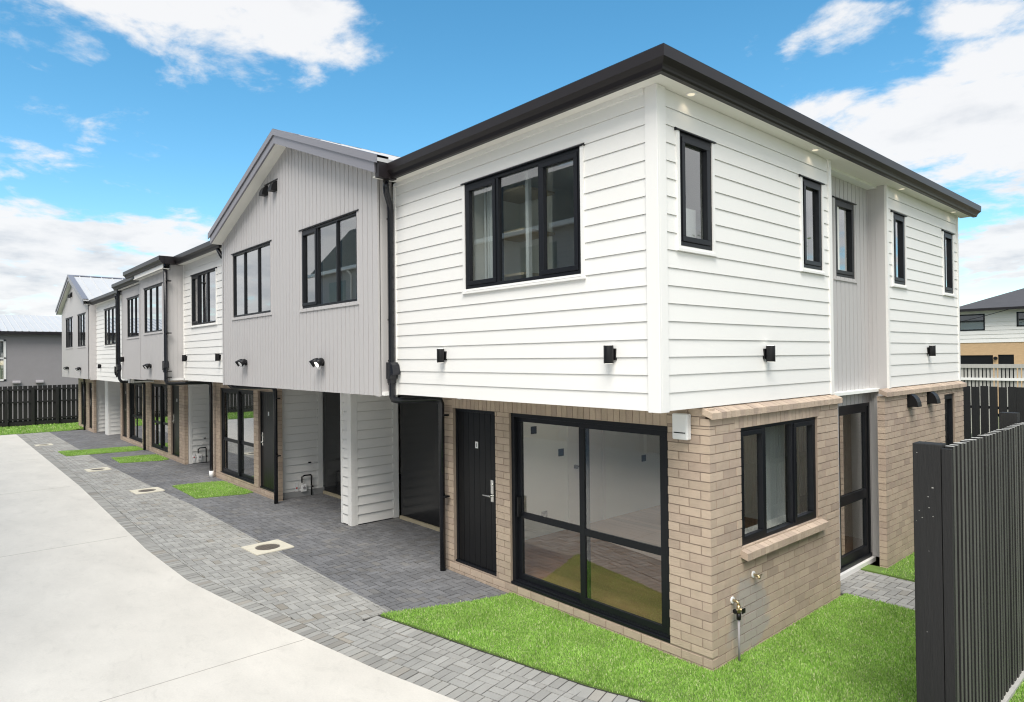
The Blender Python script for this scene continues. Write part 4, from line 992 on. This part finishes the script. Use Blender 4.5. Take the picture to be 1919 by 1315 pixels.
# ------------------------------------------------------------------ neighbours
t = thing('rendered_house', (-40, -3, 0), 'grey rendered building with a pale metal roof behind the far black fence', 'house')
hx = -40.; fl = FX(hx); wn = (-4.6, -1.83, 2.05, 4.2)
b = MB(fl); backing(b, -16, 6, -.1, 4.66, [wn], -.2, 0); b.build('wall', 'stucco', t)
b = MB(fl); b.box(wn[0], wn[1], -.06, .03, wn[3]-.08, wn[3]); b.box(wn[0], wn[1], -.06, .03, wn[2], wn[2]+.08); b.box(wn[1]-.1, wn[1], -.06, .03, wn[2], wn[3]); b.box(wn[0], wn[0]+.08, -.06, .03, wn[2], wn[3]); b.box(wn[0], wn[1], -.06, .03, 3.2, 3.27); o = b.build('window', 'trim', t)
b = MB(fl); b.box(wn[0]+.08, wn[1]-.1, -.03, -.02, wn[2]+.08, wn[3]-.08); b.build('pane', GLD, o)
b = MB(fl); b.box(wn[0], wn[1], -.3, -.25, 3.1, wn[3]); b.build('blind', 'bluewhite', o)
b = MB(); b.face([(hx+.35, -16.4, 4.64), (hx+.35, 6.4, 4.64), (hx-6, 6.4, 5.86), (hx-6, -16.4, 5.86)]); b.face([(hx-12.3, -16.4, 4.64), (hx-12.3, 6.4, 4.64), (hx-6, 6.4, 5.86), (hx-6, -16.4, 5.86)])
y = -16.2
sl = 1.91/6.35
while y < 6.3:
    b.face([(hx+.35, y, 4.645), (hx+.35, y+.03, 4.675), (hx-6, y+.03, 5.895), (hx-6, y, 5.865)]); b.face([(hx+.35, y+.03, 4.675), (hx+.35, y+.06, 4.645), (hx-6, y+.06, 5.865), (hx-6, y+.03, 5.895)]); y += .30
b.build('roof', 'roofgrey', t, fix=False)
b = MB(); b.box(hx+.25, hx+.40, -16.4, 6.4, 4.48, 4.63); b.build('gutter', 'gutter', t)
for y, lb in ((.2, ''), (1.2, '')):
    b = MB(fl); hood(fl, y-1.6, 0, 1.9, .34, .14, .16, b); b.build('vent_hood', 'stucco', t)
t = thing('neighbour_house', (-1, 38, 0), 'white-topped two-storey house with tan block lower storey beyond the fences', 'house')
ny = 34.; fn = FY(ny)
wins = [(-6.45, -5.33, 4.06, 4.88), (-4.07, -2.9, 4.19, 4.89)]
b = MB(fn); weatherboards(b, -6.6, 8, 3.46, 5.12, wins, pitch=.2, lip=.03); b.build('upper_wall', 'white', t)
gar = [(-6.5, -5.03, 0, 2.84), (-4.83, -4.2, 0, 2.86)]
b = MB(fn); backing(b, -6.6, 8, 0, 3.46, gar); b.build('lower_wall', 'paleblock', t)
for w in wins:
    b = MB(fn); u0, u1, z0, z1 = w; f_ = .06; b.box(u0, u1, -.08, .03, z1-f_, z1); b.box(u0, u1, -.08, .03, z0, z0+f_); b.box(u0, u0+f_, -.08, .03, z0, z1); b.box(u1-f_, u1, -.08, .03, z0, z1); o = b.build('window', 'alu', t)
    b = MB(fn); b.box(u0, u1, -.05, -.04, z0, z1); b.build('pane', GLD, o)
for w in gar: b = MB(fn); b.box(w[0], w[1], -.09, -.06, 0, w[3]); b.build('garage_door', 'door', t)
b = MB(); x0, x1, y0, y1 = -6.85, 8.6, ny-.6, ny+11; h = 2.3
b.face([(x0, y0, 5.1), (x1, y0, 5.1), (x1-5.8, ny+5.2, 5.1+h), (x0+5.8, ny+5.2, 5.1+h)]); b.face([(x0, y0, 5.1), (x0+5.8, ny+5.2, 5.1+h), (x0, y1, 5.1)]); b.face([(x1, y0, 5.1), (x1-5.8, ny+5.2, 5.1+h), (x1, y1, 5.1)])
b.face([(x0, y1, 5.1), (x1, y1, 5.1), (x1-5.8, ny+5.2, 5.1+h), (x0+5.8, ny+5.2, 5.1+h)]); b.build('roof', 'slate', t)
b = MB(); b.box(x0, x1, y0-.02, y0+.1, 5.0, 5.12); b.build('gutter', 'gutter', t)
b = MB(fn); b.box(-6.6, 8, -10, -.1, .1, 5.08); b.build('inner_mass', 'roomdark', t)
b = MB(fn); b.cyl((-4.92, .0, 2.69), (-4.92, .1, 2.69), .08); b.build('porch_lamp', 'blackplastic', t)
b = MB(); b.tube([(-9, 29.5, 3.6), (-6.5, 30, 4.1), (-4.53, 30, 4.56), (-3.45, 30, 4.86), (-2, 30, 5.0), (4, 30, 5.6)], .013, 6)
tag(b.build('power_cable', 'blackplastic'), 'thin dark overhead cable crossing in front of the white neighbour house', 'cable')
# the houses across the driveway, which the windows reflect
t = thing('facing_house', (-6, -16, 0), 'two-storey grey house across the driveway, seen only as a reflection', 'house')
fo = Frame((0, -10.2, 0), (1, 0, 0), (0, 1, 0)); wl = [(u, u+1.7, z, z+1.5) for u in (-26.5, -22.3, -18.2, -13.0, -7.5, -3.4) for z in (3.2, 5.2)]
b = MB(fo); weatherboards(b, -28, -1.0, 2.6, 7.2, wl); b.box(-28, -1, -9, -.5, 0, 7.2); b.build('upper_wall', 'midgrey', t)
b = MB(fo); b.box(-28, -1, -.45, -.2, 0, 2.6); b.build('lower_wall', 'grey', t)
for w in wl: b = MB(fo); b.box(w[0], w[1], -.08, .02, w[2], w[3]); b.build('window', 'gloss', t)
for x in (-15.5, -9.4, -3.9): b = MB(fo); b.box(x, x+2.4, -.199, -.15, 0, 2.15); b.build('garage_door', 'midgrey', t)
b = MB(fo); b.box(-28.4, -.6, .2, .34, 7.1, 7.25); b.build('gutter', 'trim', t)
for x in (-24.2, -9): b = MB(fo); b.tube([(x, .06, 0), (x, .06, 6.9), (x, .25, 7.1)], .05); b.build('downpipe', 'trim', t)
b = MB(fo); b.prism([(-28.4, 7.22), (-.6, 7.22), (-5, 8.9), (-24, 8.9)], -9.3, .2); b.build('roof', 'roofdark', t)
def tree(x, y, h, label):
    t = thing('garden_tree', (x, y, 0), label, 'tree', 'trees the side windows reflect'); g = Frame((x, y, 0), (1, 0, 0), (0, 1, 0))
    b = MB(g); b.tube([(0, 0, -.1), (.05, 0, h*.25), (-.05, .1, h*.5), (.05, .05, h*.85)], [.2, .16, .12, .03], 10)
    for i in range(9):
        a = i*2.4; z = h*(.3+.06*i); L_ = h*.28*(1-.06*i); b.tube([(0, 0, z), (math.cos(a)*L_*.5, math.sin(a)*L_*.5, z+L_*.3), (math.cos(a)*L_, math.sin(a)*L_, z+L_*.5)], [.07, .045, .012], 6)
    b.build('trunk', 'bark', t)
    b = MB(g); cl = [(random.gauss(0, h*.16), random.gauss(0, h*.16), h*(.62+random.gauss(0, .16))) for _ in range(46)]
    for c in cl:
        for _ in range(70):
            p = Vector(c)+Vector((random.gauss(0, .38), random.gauss(0, .38), random.gauss(0, .30))); d = Vector((random.gauss(0, 1), random.gauss(0, 1), random.gauss(0, 1))).normalized(); e = d.orthogonal().normalized(); k = random.uniform(.06, .11)
            b.face([tuple(p-d*k), tuple(p+e*k*.5), tuple(p+d*k), tuple(p-e*k*.5)])
    b.build('crown', 'leaf', t, fix=False)
tree(10.5, 15.5, 7.6, 'leafy green garden tree, the nearer one mirrored in the narrow side windows'); tree(15, 22, 9.5, 'taller garden tree farther off, mirrored in the narrow side windows')
bpy.context.view_layer.update()
